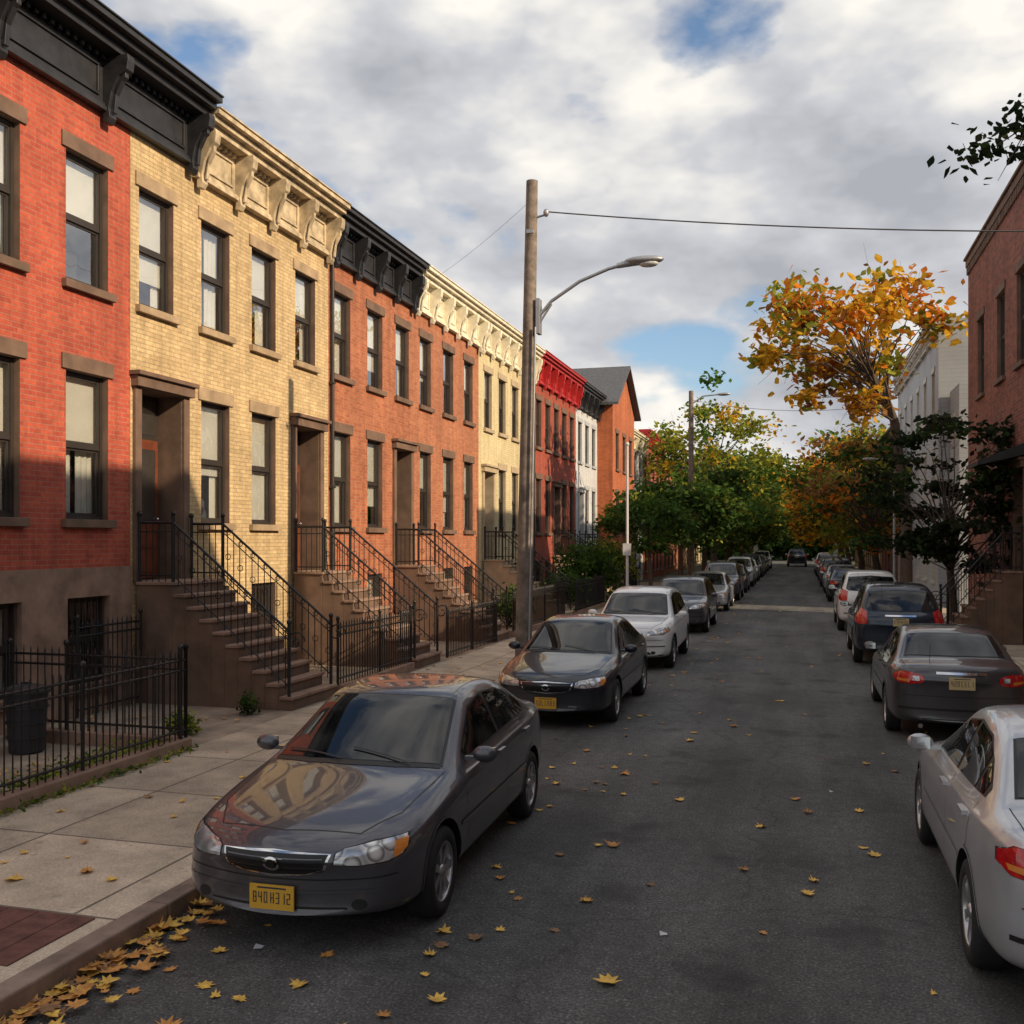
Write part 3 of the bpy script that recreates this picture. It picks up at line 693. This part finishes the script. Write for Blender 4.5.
    co=bpy.data.objects.new('cutter',cm); scene.collection.objects.link(co)
    bo=ob.modifiers.new('b','BOOLEAN'); bo.operation='DIFFERENCE'; bo.object=co; bo.solver='EXACT'
    dg=bpy.context.evaluated_depsgraph_get(); dg.update()
    body=bpy.data.meshes.new_from_object(ob.evaluated_get(dg)); body.name='car_body'
    for p in body.polygons:
        if p.material_index==1: p.use_smooth=False
    bpy.data.objects.remove(ob); bpy.data.objects.remove(co)
    mb=MB(); P=Proj(bvh,mb)
    # 0 glass 1 black 2 chrome 3 head 4 tail 5 amber 6 plate 7 ink 8 paint 9 platew
    P.patch('T',[(x*1.04,y+(.0 if y<-.5 else .02)+(-.02 if y<-.5 else 0)) for x,y in S['ws']],.003,1); P.patch('T',S['ws'],.006,0)
    md,rg=S['rg']; P.patch(md,shrink(rg,-.02),.003,1); P.patch(md,rg,.006,0)
    for sd in('S+','S-'):
        P.patch(sd,shrink(S['dlo'],-.012),.003,1)
        for a,b in S['cuts']: P.patch(sd,shrink(clip(S['dlo'],a,b),.008),.007,0)
        x1,x2,x3=S['doors']; zb0=S['dlo'][0][1]-.02; zl=.30
        P.ribbon(sd,[(x1,zb0-.02),(x1-.02,.6),(x1+.02,zl)],.007,.0015,1)
        P.ribbon(sd,[(x2,zb0+.02),(x2,.6),(x2,zl)],.007,.0015,1)
        ax=S['ax'][1]; rr=S['R']+.07
        P.ribbon(sd,[(x3+.12,zb0+.05),(x3+.1,.72),(ax-rr*.75,S['R']+rr*.68),(ax-rr-.02,S['R']+.05),(ax-rr-.02,zl)],.007,.0015,1)
        P.ribbon(sd,[(x1+.02,zl),(ax-rr-.02,zl)],.007,.0015,1)
        P.ribbon(sd,[(-.92,.245 if kind=='sedan' else .30),(ax-rr-.04,.245 if kind=='sedan' else .30)],.03,.004,1)
        P.ribbon(sd,[(-.95,S['hz'][0]-.31),(1.0,S['hz'][1]-.31)],.035,.008,8)
        sg=1 if sd=='S+' else -1
        for hy,hz in zip((x2-.17,x3-.08),S['hz']):
            h=P.hit(sd,hy,hz,0)
            if h is not None: mb.box(h.x-sg*.01,h.x+sg*.03,hy-.09,hy+.09,hz-.013,hz+.013,8)
        for ay in S['ax']:
            rr2=S['R']+.052
            pts=[(ay+rr2*math.cos(t),S['R']+.005+rr2*math.sin(t)) for t in np.linspace(-.15,math.pi+.15,22)]
            P.ribbon(sd,pts,.016,.006,8,.03)
        mx,my,mz=S['mir']; mb.ell((sg*mx,my,mz),(.10,.055,.065),8); mb.box(sg*(mx-.07),sg*(mx+.075),my+.035,my+.052,mz-.045,mz+.045,2)
        mb.box(sg*(mx-.16),sg*(mx-.05),my-.02,my+.02,mz-.05,mz-.02,8)
    for sx in(-1,1):
        fl=lambda p:[(sx*a,b) for a,b in p]
        P.patch('F',shrink(fl(S['hl']),-.01),.002,1,.03); P.patch('F',fl(S['hl']),.005,3,.03)
        P.patch('F',fl(S['am']),.008,5,.03)
        P.patch('R',shrink(fl(S['tl']),-.006),.002,1,.03); P.patch('R',fl(S['tl']),.005,4,.03)
        cz=sum(b for a,b in S['tl'])/len(S['tl'])
        if kind=='sedan':
            P.patch('R',fl([(.5,cz-.03),(.5,cz+.03),(.58,cz+.03),(.58,cz-.03)]),.008,3,.03)
            P.patch('R',fl([(.62,cz-.055),(.62,cz-.015),(.76,cz-.01),(.75,cz-.04)]),.008,5,.03)
        P.patch('F',fl([(.55+.05*math.cos(t),S['fz']-.06+.035*math.sin(t)) for t in np.linspace(0,5.8,10)]),.003,1,.03)
    d=.0 if kind=='sedan' else .16
    gr=[(-.36,.645+d),(0,.65+d),(.36,.645+d),(.33,.56+d),(.22,.525+d),(0,.515+d),(-.22,.525+d),(-.33,.56+d)]
    P.patch('F',shrink(gr,-.018),.004,2,.04); P.patch('F',gr,.008,1,.04)
    for k in range(4):
        z=.545+d+k*.025; P.ribbon('F',[(-.33,z),(.33,z)],.006,.011,8 if k%2 else 1)
    P.patch('F',[(.055*math.cos(t),.585+d+.04*math.sin(t)) for t in np.linspace(0,5.9,14)],.016,2,.03)
    P.patch('F',[(.035*math.cos(t),.585+d+.024*math.sin(t)) for t in np.linspace(0,5.9,14)],.018,1,.03)
    P.patch('F',[(-.52,.255+d*.6),(-.47,.315+d*.6),(.47,.315+d*.6),(.52,.255+d*.6)],.003,1,.05)
    P.ribbon('F',[(-.74,.245+d*.6),(-.3,.235+d*.6),(.3,.235+d*.6),(.74,.245+d*.6)],.025,.004,1)
    P.ribbon('F',[(-.75,.50+d),(-.3,.485+d),(.3,.485+d),(.75,.50+d)],.009,.002,1)
    P.ribbon('F',[(-.78,.42+d*.7),(0,.40+d*.7),(.78,.42+d*.7)],.02,.006,1 if kind!='sedan' else 8)
    zf=-2.0 if kind=='sedan' else -2.08
    for sx in(-1,1): P.ribbon('T',[(sx*.5,zf+.02),(sx*.66,zf+.35),(sx*.72,-.92)],.009,.0015,1)
    P.ribbon('T',[(-.5,zf+.02),(0,zf-.06),(.5,zf+.02)],.009,.0015,1)
    P.patch('T',[(-.68,-.9),(-.35,-.99),(0,-1.02),(.35,-.99),(.68,-.9),(.66,-.86),(.35,-.935),(0,-.96),(-.35,-.935),(-.66,-.86)][::1],.004,1,.06)
    for a,b in(((.45,-.93),(-.05,-.83)),((-.1,-.95),(-.6,-.80))): P.ribbon('T',[a,b],.016,.02,1)
    if kind=='sedan':
        for sx in(-1,1): P.ribbon('T',[(sx*.68,1.66),(sx*.66,2.02)],.007,.0015,1)
    P.ribbon('R',[(-.7,.62+d),(.7,.62+d)],.008,.002,1)
    P.ribbon('R',[(-.75,.45+d*.5),(.75,.45+d*.5)],.03,.006,1)
    P.patch('R',[(-.5,.26+d*.5),(-.46,.33+d*.5),(.46,.33+d*.5),(.5,.26+d*.5)],.003,1,.06)
    P.ribbon('R',[(-.3,S['tplz']+.12),(.3,S['tplz']+.12)],.03,.012,2)
    h=P.hit('F',0,S['fz']-.02,0); plate(mb,h.y-.02,S['fz']-.02,-1,6,7)
    h=P.hit('R',.15,S['tplz'],0); plate(mb,h.y+.012,S['tplz'],1,9,7)
    mb.cyl((.35,1.9,P.hit('T',.35,1.9,0).z-.05),(.35,2.0,P.hit('T',.35,1.9,0).z+.25),.004,.002,n=5,m=1)
    mb.cyl((.5,2.1,.24),(.5,2.27,.24),.03,n=10,m=2)
    trim=mb.mesh('car_trim',[m_cglass,m_rubber,m_chrome,m_head,m_tail,m_amber,m_plate,m_ink,mp,m_platew])
    wb=MB()
    for sx in(-1,1):
        for ay in S['ax']:
            xo=(.865 if kind=='sedan' else .90)*sx; r=R; ri=r*.66
            wb.lathe([(ri,-.012),(ri+.01,-.004),(r*.84,.0),(r*.94,-.012),(r-.003,-.035),(r,-.05),(r,-.17),(r-.01,-.195),(ri,-.2)],xo,ay,r,0,36,sx)
            wb.lathe([(ri,-.012),(ri-.008,-.008),(ri-.014,-.02),(ri-.02,-.09),(0,-.1)],xo,ay,r,1,36,sx)
            wb.lathe([(ri-.016,-.06),(0,-.06)],xo,ay,r,2,24,sx)
            wb.lathe([(.0,-.01),(.035,-.012),(.05,-.03),(.05,-.06)],xo,ay,r,1,16,sx)
            ns=7
            for i in range(ns):
                t=2*math.pi*i/ns; c,s_=math.cos(t),math.sin(t)
                def pt(rr,ww,xx): return (xo+sx*xx,ay+rr*c-ww*s_,r+rr*s_+ww*c)
                vsx=[pt(.03,-.022,-.03),pt(.03,.022,-.03),pt(ri-.01,.032,-.02),pt(ri-.01,-.032,-.02),pt(.03,-.022,-.06),pt(.03,.022,-.06),pt(ri-.01,.032,-.05),pt(ri-.01,-.032,-.05)]
                wb.add(vsx,[(0,1,2,3),(0,4,5,1),(1,5,6,2),(2,6,7,3),(3,7,4,0)],1)
    wheels=wb.mesh('car_wheels',[m_tyre,m_rim,m_rubber])
    CACHE[key]=(body,trim,wheels); return CACHE[key]
def car(x,y,rot,kind,key,col,level=2,metal=.4,scale=(1,1,1)):
    b,t,w=carmesh(kind,col,level,metal,key)
    e=empty('parked_car' if kind=='sedan' else 'parked_suv',(x,y,0)); e.rotation_euler=(0,0,math.radians(rot)); e.scale=scale
    for n,me in(('body',b),('glass_lights_trim',t),('wheels',w)):
        o=bpy.data.objects.new(n,me); scene.collection.objects.link(o); o.parent=e
LX=-3.42
car(-3.3,7.95,1.5,'sedan','charcoal',(.088,.088,.103),3,.5)
car(LX,15.8,0,'sedan','black',(.008,.012,.024),3,.3)
car(LX,22.3,.5,'suv','white',(.82,.82,.82),3,0.,(1,1,.95))
car(LX,30.6,0,'suv','grey',(.08,.083,.092),2,.4,(1,1,.93))
car(LX,39.6,0,'sedan','silver',(.56,.57,.59),3,.5)
car(LX,46.3,0,'suv','grey',(.06,.062,.07))
car(LX,53.,0,'sedan','charcoal',0)
car(LX,60.,0,'suv','white',0)
car(LX,67.,0,'sedan','silver',0)
car(LX,74,0,'suv','grey',0); car(LX,81,0,'sedan','black',0); car(LX,88,0,'sedan','charcoal',0); car(LX,96,0,'suv','white',0)
car(1.86,8.1,180,'sedan','silver',0,scale=(1,1,1.04))
car(2.0,16.2,180,'sedan','darkgrey',(.075,.072,.078),3,.5)
car(2.0,24.3,180,'suv','navy',(.014,.024,.042),3,.4,(1,1,1.03))
car(1.95,32.4,180,'suv','white',0,scale=(1,1.05,1.05))
car(2.,46.6,180,'sedan','black',0); car(2.,53.5,180,'sedan','silver',0); car(2.,60.5,180,'suv','grey',0); car(2.,70,180,'sedan','charcoal',0); car(2.,77,180,'suv','navy',0); car(2.,84,180,'suv','white',0)
car(-.3,104,180,'suv','navy',0,scale=(1.05,1,1.1))

# ------------------------------------------------------------------ poles and wires
e=empty('utility_pole'); g=MB(); g.cyl((-4.62,16.7,0),(-4.45,16.7,8.85),.15,.10,16); g.obj('shaft',[m_wood],e)
g=MB(); g.cyl((-4.47,16.7,8.2),(-4.2,16.7,8.25),.02,n=6); g.ell((-4.2,16.7,8.28),(.05,.05,.07)); g.box(-4.36,-4.3,16.6,16.8,6.2,6.8)
g.box(-4.5,-4.38,16.5,16.56,7.9,7.96); g.cyl((-4.47,16.545,.3),(-4.36,16.575,6.3),.02,n=6)
g.obj('fittings',[m_galv],e)
e2=empty('street_lamp'); g=MB()
pts=[(-4.38,16.7,6.45),(-4.1,16.68,6.75),(-3.6,16.66,7.05),(-3.1,16.64,7.22),(-2.75,16.62,7.28)]
g.path(pts,.03,8); g.path([(-4.38,16.7,6.3),(-4.1,16.68,6.7)],.02,6); g.obj('arm',[m_galv],e2)
g=MB(); g.ell((-2.5,16.62,7.31),(.34,.13,.075),0,16,8); g.cyl((-2.95,16.62,7.25),(-2.6,16.62,7.31),.045,.08,10); g.ell((-2.42,16.62,7.25),(.17,.10,.06),1,14,8); g.obj('lamp_head',[m_galv,m_lens],e2)
def wire(a,b,sag,r=.012):
    a=Vector(a);b=Vector(b); mb=MB(); pts=[]
    for i in range(25):
        t=i/24; p=a.lerp(b,t); p.z-=sag*4*t*(1-t); pts.append(p)
    mb.path(pts,r,5); mb.obj('overhead_cable',[m_wire])
wire((-4.2,16.7,8.3),(5.2,17.3,7.35),.12,.012); wire((-4.5,16.7,8.5),(-9.9,24.,8.9),.15,.003)
e=empty('utility_pole'); g=MB(); g.cyl((-4.6,44.4,0),(-4.6,44.4,9.2),.15,.10,12); g.obj('shaft',[m_wood],e)
g=MB(); g.path([(-4.6,44.4,8.6),(-4.1,44.4,8.95),(-3.4,44.4,9.)],.03,6); g.ell((-3.2,44.4,9.),(.3,.12,.07)); g.obj('lamp_arm',[m_galv],e)
wire((-4.6,44.4,8.8),(4.,52.,9.3),.4,.012)
e=empty('sign_post'); g=MB(); g.cyl((-4.85,29.,0),(-4.85,29.,5.4),.045,.035,10); g.cyl((-4.85,29.,0),(-4.85,29.,.35),.09,.07,10); g.ell((-4.85,29.,5.45),(.06,.06,.06)); g.box(-4.97,-4.73,28.93,28.95,2.2,2.55); g.obj('post',[m_bag],e)
e=empty('street_lamp'); g=MB(); g.cyl((3.6,42.5,0),(3.6,42.5,5.6),.06,.04,10); g.path([(3.6,42.5,5.6),(3.2,42.5,5.9),(2.8,42.5,5.9)],.03,6); g.ell((2.65,42.5,5.9),(.25,.1,.06)); g.obj('post',[m_galv],e)

# ------------------------------------------------------------------ trees
def leafmesh(name,C,size,mats,mi,parent,squash=.6):
    n=len(C); N=np.random.normal(size=(n,3)); N[:,2]=np.abs(N[:,2])+.4; N/=np.linalg.norm(N,axis=1)[:,None]
    A=np.cross(N,np.random.normal(size=(n,3))); A/=np.linalg.norm(A,axis=1)[:,None]+1e-9; B=np.cross(N,A)
    s=(size*np.random.uniform(.6,1.35,n))[:,None]
    V=np.empty((n,6,3)); 
    V[:,0]=C-A*s; V[:,1]=C-B*s*squash-A*s*.1+N*s*.12; V[:,2]=C+A*s*.55-B*s*.35; V[:,3]=C+A*s; V[:,4]=C+A*s*.3+B*s*.5; V[:,5]=C+B*s*squash-A*s*.3+N*s*.12
    me=bpy.data.meshes.new(name); me.vertices.add(n*6); me.vertices.foreach_set('co',V.reshape(-1).astype(np.float32))
    me.loops.add(n*6); me.loops.foreach_set('vertex_index',np.arange(n*6,dtype=np.int32)); me.polygons.add(n)
    me.polygons.foreach_set('loop_start',np.arange(0,n*6,6,dtype=np.int32)); me.polygons.foreach_set('loop_total',np.full(n,6,dtype=np.int32))
    for m in mats: me.materials.append(m)
    me.polygons.foreach_set('material_index',np.array(mi,dtype=np.int32)); me.update(calc_edges=True)
    o=bpy.data.objects.new(name,me); scene.collection.objects.link(o); o.parent=parent; return o
def tree(name,base,tr,cc,rad,ncl,nl,lsize,crad,mats,wts=None,flat=.6,shell=.5,rej=None):
    e=empty(name); mb=MB()
    bx,by=base; cc=np.array(cc,float); rad=np.array(rad,float)
    top=np.array([cc[0],cc[1],cc[2]-rad[2]*.1])
    mid=np.array([bx+(top[0]-bx)*.25,by+(top[1]-by)*.25,cc[2]-rad[2]*.95])
    T=[np.array([bx,by,0.]),np.array([bx+.03,by,mid[2]*.5]),mid,(mid+top)/2+np.random.normal(0,.12,3),top]
    rr=[tr*1.25,tr,tr*.85,tr*.55,tr*.3]
    for i in range(4): mb.cyl(T[i],T[i+1],rr[i],rr[i+1],10)
    C=[];mi=[]
    for k in range(ncl):
        while True:
            d=np.random.normal(size=3); d/=np.linalg.norm(d); r=np.random.uniform(shell,1.)**.6
            c=cc+d*rad*r
            if rej is None or not rej(c): break
        t=np.random.uniform(0,1); st=mid*(1-t)+top*t; 
        if c[2]<st[2]: st=mid
        m1=st*.5+c*.5+np.array([0,0,.12*np.linalg.norm(c-st)])+np.random.normal(0,.1,3)
        br=tr*.28*(1-.5*t)
        mb.cyl(st,m1,br,br*.6,5,caps=False); mb.cyl(m1,c,br*.6,br*.15,5,caps=False)
        for q in range(3):
            tip=c+np.random.normal(0,crad*.7,3); mb.cyl(c*.6+m1*.4,tip,br*.25,br*.08,4,caps=False)
        n=int(nl*np.random.uniform(.5,1.5)); sc=crad*np.random.uniform(.6,1.3)
        P=c+np.random.normal(0,1,(n,3))*np.array([sc,sc,sc*flat])*.6
        C.append(P); w=np.random.choice(len(mats),p=wts)
        a=np.full(n,w); fl=np.random.rand(n)<.25; a[fl]=np.random.choice(len(mats),fl.sum(),p=wts); mi+=list(a)
    C=np.concatenate(C); mb.obj('trunk_and_branches',[m_bark],e); leafmesh('foliage',C,lsize,mats,mi,e); return e
tree('street_tree',(3.9,28.9),.11,(3.7,28.9,4.0),(2.4,2.3,2.3),54,115,.10,.55,[lf_dark,lf_dark2,lf_g2],[.45,.4,.15],.35)
tree('maple_tree',(3.9,41.),.2,(2.2,40.,9.9),(4.1,3.3,2.9),56,50,.19,.75,[lf_y,lf_o,lf_yg,lf_br],[.42,.28,.18,.12],.7,.35,rej=lambda c:c[0]>3.2 and c[2]<10.6)
tree('street_tree',(4.4,9.6),.16,(3.8,12.,7.35),(1.9,2.2,.4),26,90,.065,.34,[lf_dark,lf_g2,lf_dark2],[.5,.25,.25],.5)
tree('street_tree',(-5.0,43.7),.12,(-4.9,43.,3.7),(3.0,3.0,1.3),50,150,.12,.6,[lf_g,lf_g2,lf_yg],[.55,.3,.15],.5)
tree('street_tree',(-5.3,36.7),.08,(-5.4,36.7,3.2),(1.5,1.6,1.0),22,110,.10,.45,[lf_g,lf_g2],None,.5)
tree('maple_tree',(-5.4,66.),.2,(-5.2,65.,8.2),(4.2,4.2,3.2),52,90,.17,.95,[lf_yg,lf_g,lf_y],[.6,.25,.15],.6)
tree('street_tree',(-5.2,57.),.15,(-5.,57.,4.4),(3.,3.,2.2),40,110,.15,.8,[lf_g,lf_g2,lf_yg],[.5,.3,.2],.6)
tree('street_tree',(-5.4,80.),.2,(-5.,79.,6.),(4.0,5.,3.8),56,100,.2,1.1,[lf_g,lf_g2,lf_yg],[.4,.3,.3],.6)
tree('street_tree',(-5.4,98.),.2,(-4.2,96.,6.4),(4.4,5.,4.2),52,90,.23,1.2,[lf_g2,lf_yg,lf_g],None,.6)
tree('street_tree',(-5.4,116.),.2,(-3.4,114.,7.),(4.6,5.,4.6),50,90,.26,1.3,[lf_g2,lf_g],None,.6)
tree('maple_tree',(3.9,56.),.2,(3.2,55.,4.9),(2.9,4.,2.9),46,90,.16,.85,[lf_br,lf_g2,lf_yg,lf_o],[.25,.25,.3,.2],.6)
tree('maple_tree',(3.9,70.),.2,(3.0,69.,6.2),(3.9,5.,3.8),50,90,.19,1.1,[lf_yg,lf_y,lf_br,lf_g],None,.6)
tree('maple_tree',(3.9,88.),.2,(3.0,88.,6.2),(4.3,5.,4.1),46,90,.22,1.2,[lf_y,lf_o,lf_g,lf_yg],None,.6)
tree('street_tree',(4.2,108.),.2,(2.4,108.,6.6),(5.0,5.,4.4),50,90,.25,1.3,[lf_g,lf_yg,lf_g2],None,.6)
e=empty('distant_trees'); C=[];mi=[]; tb=MB()
for k in range(40):
    x=-42+k*2.2+random.uniform(-1,1); y=random.uniform(137,156); h=random.uniform(9,14)
    tb.cyl((x,y,0),(x,y,h*.6),.25,.12,6); w=random.choice([0,0,1,1,2,3])
    for q in range(16):
        c=np.array([x,y,h*.55])+np.random.normal(0,1,3)*np.array([2.2,2.2,h*.22]); c[2]=max(1.,c[2]); C.append(c+np.random.normal(0,.8,(60,3))); mi+=[w if random.random()<.8 else 1]*60
for k in range(90):
    c=np.array([random.uniform(-22,20),random.uniform(134,138),random.uniform(.4,4.2)]); C.append(c+np.random.normal(0,.7,(60,3))); mi+=[random.choice([0,0,1])]*60
tb.obj('trunks',[m_bark],e); leafmesh('foliage',np.concatenate(C),.48,[lf_g2,lf_g,lf_yg,lf_y],mi,e)
def shrub(x,y,r,h,mats,n=1400,ls=.06):
    e=empty('shrub'); mb=MB(); C=[]
    for k in range(14):
        a=random.uniform(0,6.28); q=random.uniform(.2,.9)*r; tip=np.array([x+q*math.cos(a),y+q*math.sin(a),h*random.uniform(.4,.9)])
        mb.cyl((x,y,.1),tip,.018,.005,4); C.append(tip+np.random.normal(0,1,(n//14,3))*np.array([r*.28,r*.28,h*.15]))
    C=np.concatenate(C); C[:,2]=np.maximum(C[:,2],.15); mb.obj('stems',[m_bark],e); leafmesh('leaves',C,ls,mats,np.random.randint(0,len(mats),len(C)),e)
shrub(-8.2,38.9,1.2,2.2,[lf_g,lf_g2],2500,.09); shrub(-8.4,43.6,1.2,2.4,[lf_g,lf_yg],2500,.09); shrub(-8.2,28.,.7,1.2,[lf_g2,lf_g]); shrub(-7.7,11.3,.22,.4,[lf_g,lf_yg],300,.035); shrub(-8.,34.,.9,1.5,[lf_g2,lf_g]); shrub(-7.7,12.9,.16,.4,[lf_g,lf_g2],260,.028)

# ------------------------------------------------------------------ small things
def bin_(x,y,r=.27,h=.85,mat=m_bin,lid=True):
    e=empty('trash_can'); g=MB(); g.cyl((x,y,ZS),(x,y,ZS+h),r*.82,r,20)
    for z in(.25,.5,.75): g.cyl((x,y,ZS+h*z-.012),(x,y,ZS+h*z+.012),r*(.84+.18*z)+.012,n=20)
    if lid: g.cyl((x,y,ZS+h),(x,y,ZS+h+.03),r+.03,n=20); g.ell((x,y,ZS+h+.03),(r,r,.07)); g.box(x-.06,x+.06,y-.015,y+.015,ZS+h+.08,ZS+h+.12)
    for s in(-1,1): g.box(x-.05,x+.05,y+s*(r+.0),y+s*(r+.04),ZS+h*.8,ZS+h*.84)
    g.obj('can',[mat],e)
bin_(-8.9,9.9,.24,.7)
fl=MB(); shape=[(0,-.5),(.06,-.2),(.3,-.32),(.28,-.12),(.5,.02),(.3,.1),(.36,.34),(.16,.26),(0,.55),(-.16,.26),(-.36,.34),(-.3,.1),(-.5,.02),(-.28,-.12),(-.3,-.32),(-.06,-.2)]
def leaf(x,y,z,s,m):
    a=random.uniform(0,6.28); c,sn=math.cos(a),math.sin(a); kx,ky=random.uniform(-.3,1.1),random.uniform(-.3,1.1); q=random.uniform(.65,1.)
    V=[(x,y,z+.006)]
    for u,v in shape:
        u=u*q+random.uniform(-.03,.03); v+=random.uniform(-.03,.03)
        V.append((x+s*(u*c-v*sn),y+s*(u*sn+v*c),z+.004+s*(max(0,kx)*u*u+max(0,ky)*v*v+random.uniform(0,.06))))
    n=len(shape); fl.add(V,[(0,1+i,1+(i+1)%n) for i in range(n)],m)
for x,y in [(-1.55,8.55),(-1.5,7.2),(-2.9,5.8),(.05,7.8),(.1,8.1),(.55,10.3),(-.05,10.6),(-.35,9.5),(-1.4,13.3),(-.3,17.),(-3.1,5.1),(-2.4,4.9),(-3.4,5.2),(-3.3,4.7),(-5.6,6.1),(-5.2,6.4),(-4.9,6.3),(.6,8.9),(.75,12.5),(-.9,14.5),(-2.0,5.4),(-1.9,11.2),(-1.1,5.9)]:
    leaf(x,y,0 if x>KX else ZS,random.uniform(.12,.18),random.choice([0,0,1]))
for i in range(130):
    x=KX+abs(random.gauss(0,.18)); leaf(x,4.1+abs(random.gauss(0,1.25)),random.uniform(0,.04),random.uniform(.07,.19),random.choice([0,0,1,1,2]))
for i in range(480):
    y=5+43*random.random()**1.3; leaf(random.choice([KX+abs(random.gauss(0,.5)),KX+abs(random.gauss(1.9,.4)),RX-abs(random.gauss(0,.7)),random.uniform(KX,RX)]),y,0,random.uniform(.06,.14),random.choice([0,0,1,2]))
for i in range(150): leaf(random.uniform(-7.,-4.4),random.uniform(5,40),ZS+.003,random.uniform(.05,.13),random.choice([0,0,1,2]))
for i in range(110): leaf(random.uniform(-9.8,-7.3),random.uniform(7,12.5),ZS,random.uniform(.05,.12),random.choice([0,1,2]))
fl.obj('fallen_leaves',[M('dry_leaf_yellow',(.80,.47,.09),.7,var=.35,scale=14),M('dry_leaf_orange',(.60,.28,.07),.7,var=.35,scale=14),M('dry_leaf_brown',(.28,.15,.07),.8,var=.35,scale=14)])
g=MB()
for x,y,s in[(-.9,6.7,.05),(-3.4,5.75,.06),(-1.8,4.9,.04),(.3,11.,.04)]: g.add([(x,y,.006),(x+s,y+.01,.012),(x+s*.8,y+s,.008),(x-.01,y+s*.9,.02)],[(0,1,2,3)])
g.obj('paper_litter',[m_bag])
g=MB()
for i in range(260):
    x=KX+abs(random.gauss(0,.22))+.01; y=random.uniform(4,14); a=random.uniform(0,6.28); s=random.uniform(.01,.05)
    g.cyl((x,y,.008),(x+s*math.cos(a),y+s*math.sin(a),.012),.003,.002,4)
for i in range(500):
    x=KX+abs(random.gauss(0,.3))+.01; y=random.uniform(4,16); s=random.uniform(.004,.012); g.ell((x,y,s*.5),(s,s*.8,s*.6),0,5,3)
g.obj('gutter_debris',[m_kerb])
C=np.array([[ -7.35+random.gauss(0,.08),random.uniform(7.1,10.4),ZS+.05+abs(random.gauss(0,.05))] for _ in range(500)]+[[-7.5+random.gauss(0,.25),random.uniform(7.1,10.4),ZS+.03+abs(random.gauss(0,.05))] for _ in range(900)]+[[-6.98+random.gauss(0,.03),random.uniform(7.,10.5),ZS+.02+abs(random.gauss(0,.025))] for _ in range(260)])
e=empty('grass_tufts'); leafmesh('blades',C,.035,[lf_g,lf_yg],np.random.randint(0,2,len(C)),e,.2)

# ------------------------------------------------------------------ sky, sun, camera
el=math.radians(27); az=math.radians(17)
ts=Vector((math.cos(el)*math.cos(az),-math.cos(el)*math.sin(az),math.sin(el)))
w=bpy.data.worlds.new('World'); scene.world=w; w.use_nodes=True; t=NT(w.node_tree)
for n in list(t.n): t.n.remove(n)
out=t.new('ShaderNodeOutputWorld'); sky=t.new('ShaderNodeTexSky'); sky.sky_type='NISHITA'; sky.sun_disc=False
sky.sun_elevation=el; sky.sun_rotation=math.radians(107); sky.air_density=1.1; sky.dust_density=.8; sky.ozone_density=2.5
b1=t.new('ShaderNodeBackground'); b1.inputs[1].default_value=.15; t.link(sky.outputs[0],b1.inputs[0])
tc=t.new('ShaderNodeTexCoord').outputs['Generated']
def cloud(off,full=True):
    mp=t.new('ShaderNodeMapping'); mp.inputs['Scale'].default_value=(1,1,1.9); mp.inputs['Location'].default_value=(2.3+off[0],.7+off[1],.4+off[2]); t.link(tc,mp.inputs[0])
    v=mp.outputs[0]
    a=t.noise(v,2.6,2,.5); p=t.noise(v,5.6,4,.55); f=t.noise(v,14.,5 if full else 2,.6)
    bil=t.math('SUBTRACT',.12,t.math('ABSOLUTE',t.math('SUBTRACT',p,.5)))
    d=t.math('ADD',a,t.math('MULTIPLY',bil,.5))
    return t.math('ADD',d,t.math('MULTIPLY',t.math('SUBTRACT',f,.5),.15))
d0=cloud((0,0,0)); d1=cloud((.05,-.015,.08),False)
mask=t.ramp(d0,[(.40,0.),(.475,1.)])
lit=t.math('ADD',.50,t.math('MULTIPLY',t.math('SUBTRACT',d0,d1),3.2))
lit=t.math('SUBTRACT',lit,t.math('MULTIPLY',t.math('SUBTRACT',d0,.52),1.0),clamp=True)
cc=t.ramp(lit,[(.05,(.38,.395,.43)),(.45,(.57,.575,.60)),(.85,(.90,.865,.80))])
b2=t.new('ShaderNodeBackground'); b2.inputs[1].default_value=1.13; t.link(cc,b2.inputs[0])
mx=t.new('ShaderNodeMixShader'); t.link(mask,mx.inputs[0]); t.link(b1.outputs[0],mx.inputs[1]); t.link(b2.outputs[0],mx.inputs[2]); t.link(mx.outputs[0],out.inputs[0])
L=bpy.data.lights.new('sun','SUN'); L.energy=5.; L.angle=math.radians(.6); L.color=(1,.79,.54); lo=bpy.data.objects.new('sun',L); scene.collection.objects.link(lo)
lo.rotation_euler=ts.to_track_quat('Z','Y').to_euler(); lo.location=(30,-10,30)
cam=bpy.data.cameras.new('camera'); co=bpy.data.objects.new('camera',cam); scene.collection.objects.link(co); scene.camera=co
cam.sensor_width=36; cam.lens=36*1000/1024; cam.shift_y=28/1024; cam.clip_end=2000; cam.clip_start=.05
co.location=(0,0,2.65); co.rotation_euler=(math.radians(90),0,math.radians(16.07))
scene.view_settings.view_transform='Standard'; scene.view_settings.look='None'; scene.view_settings.exposure=0
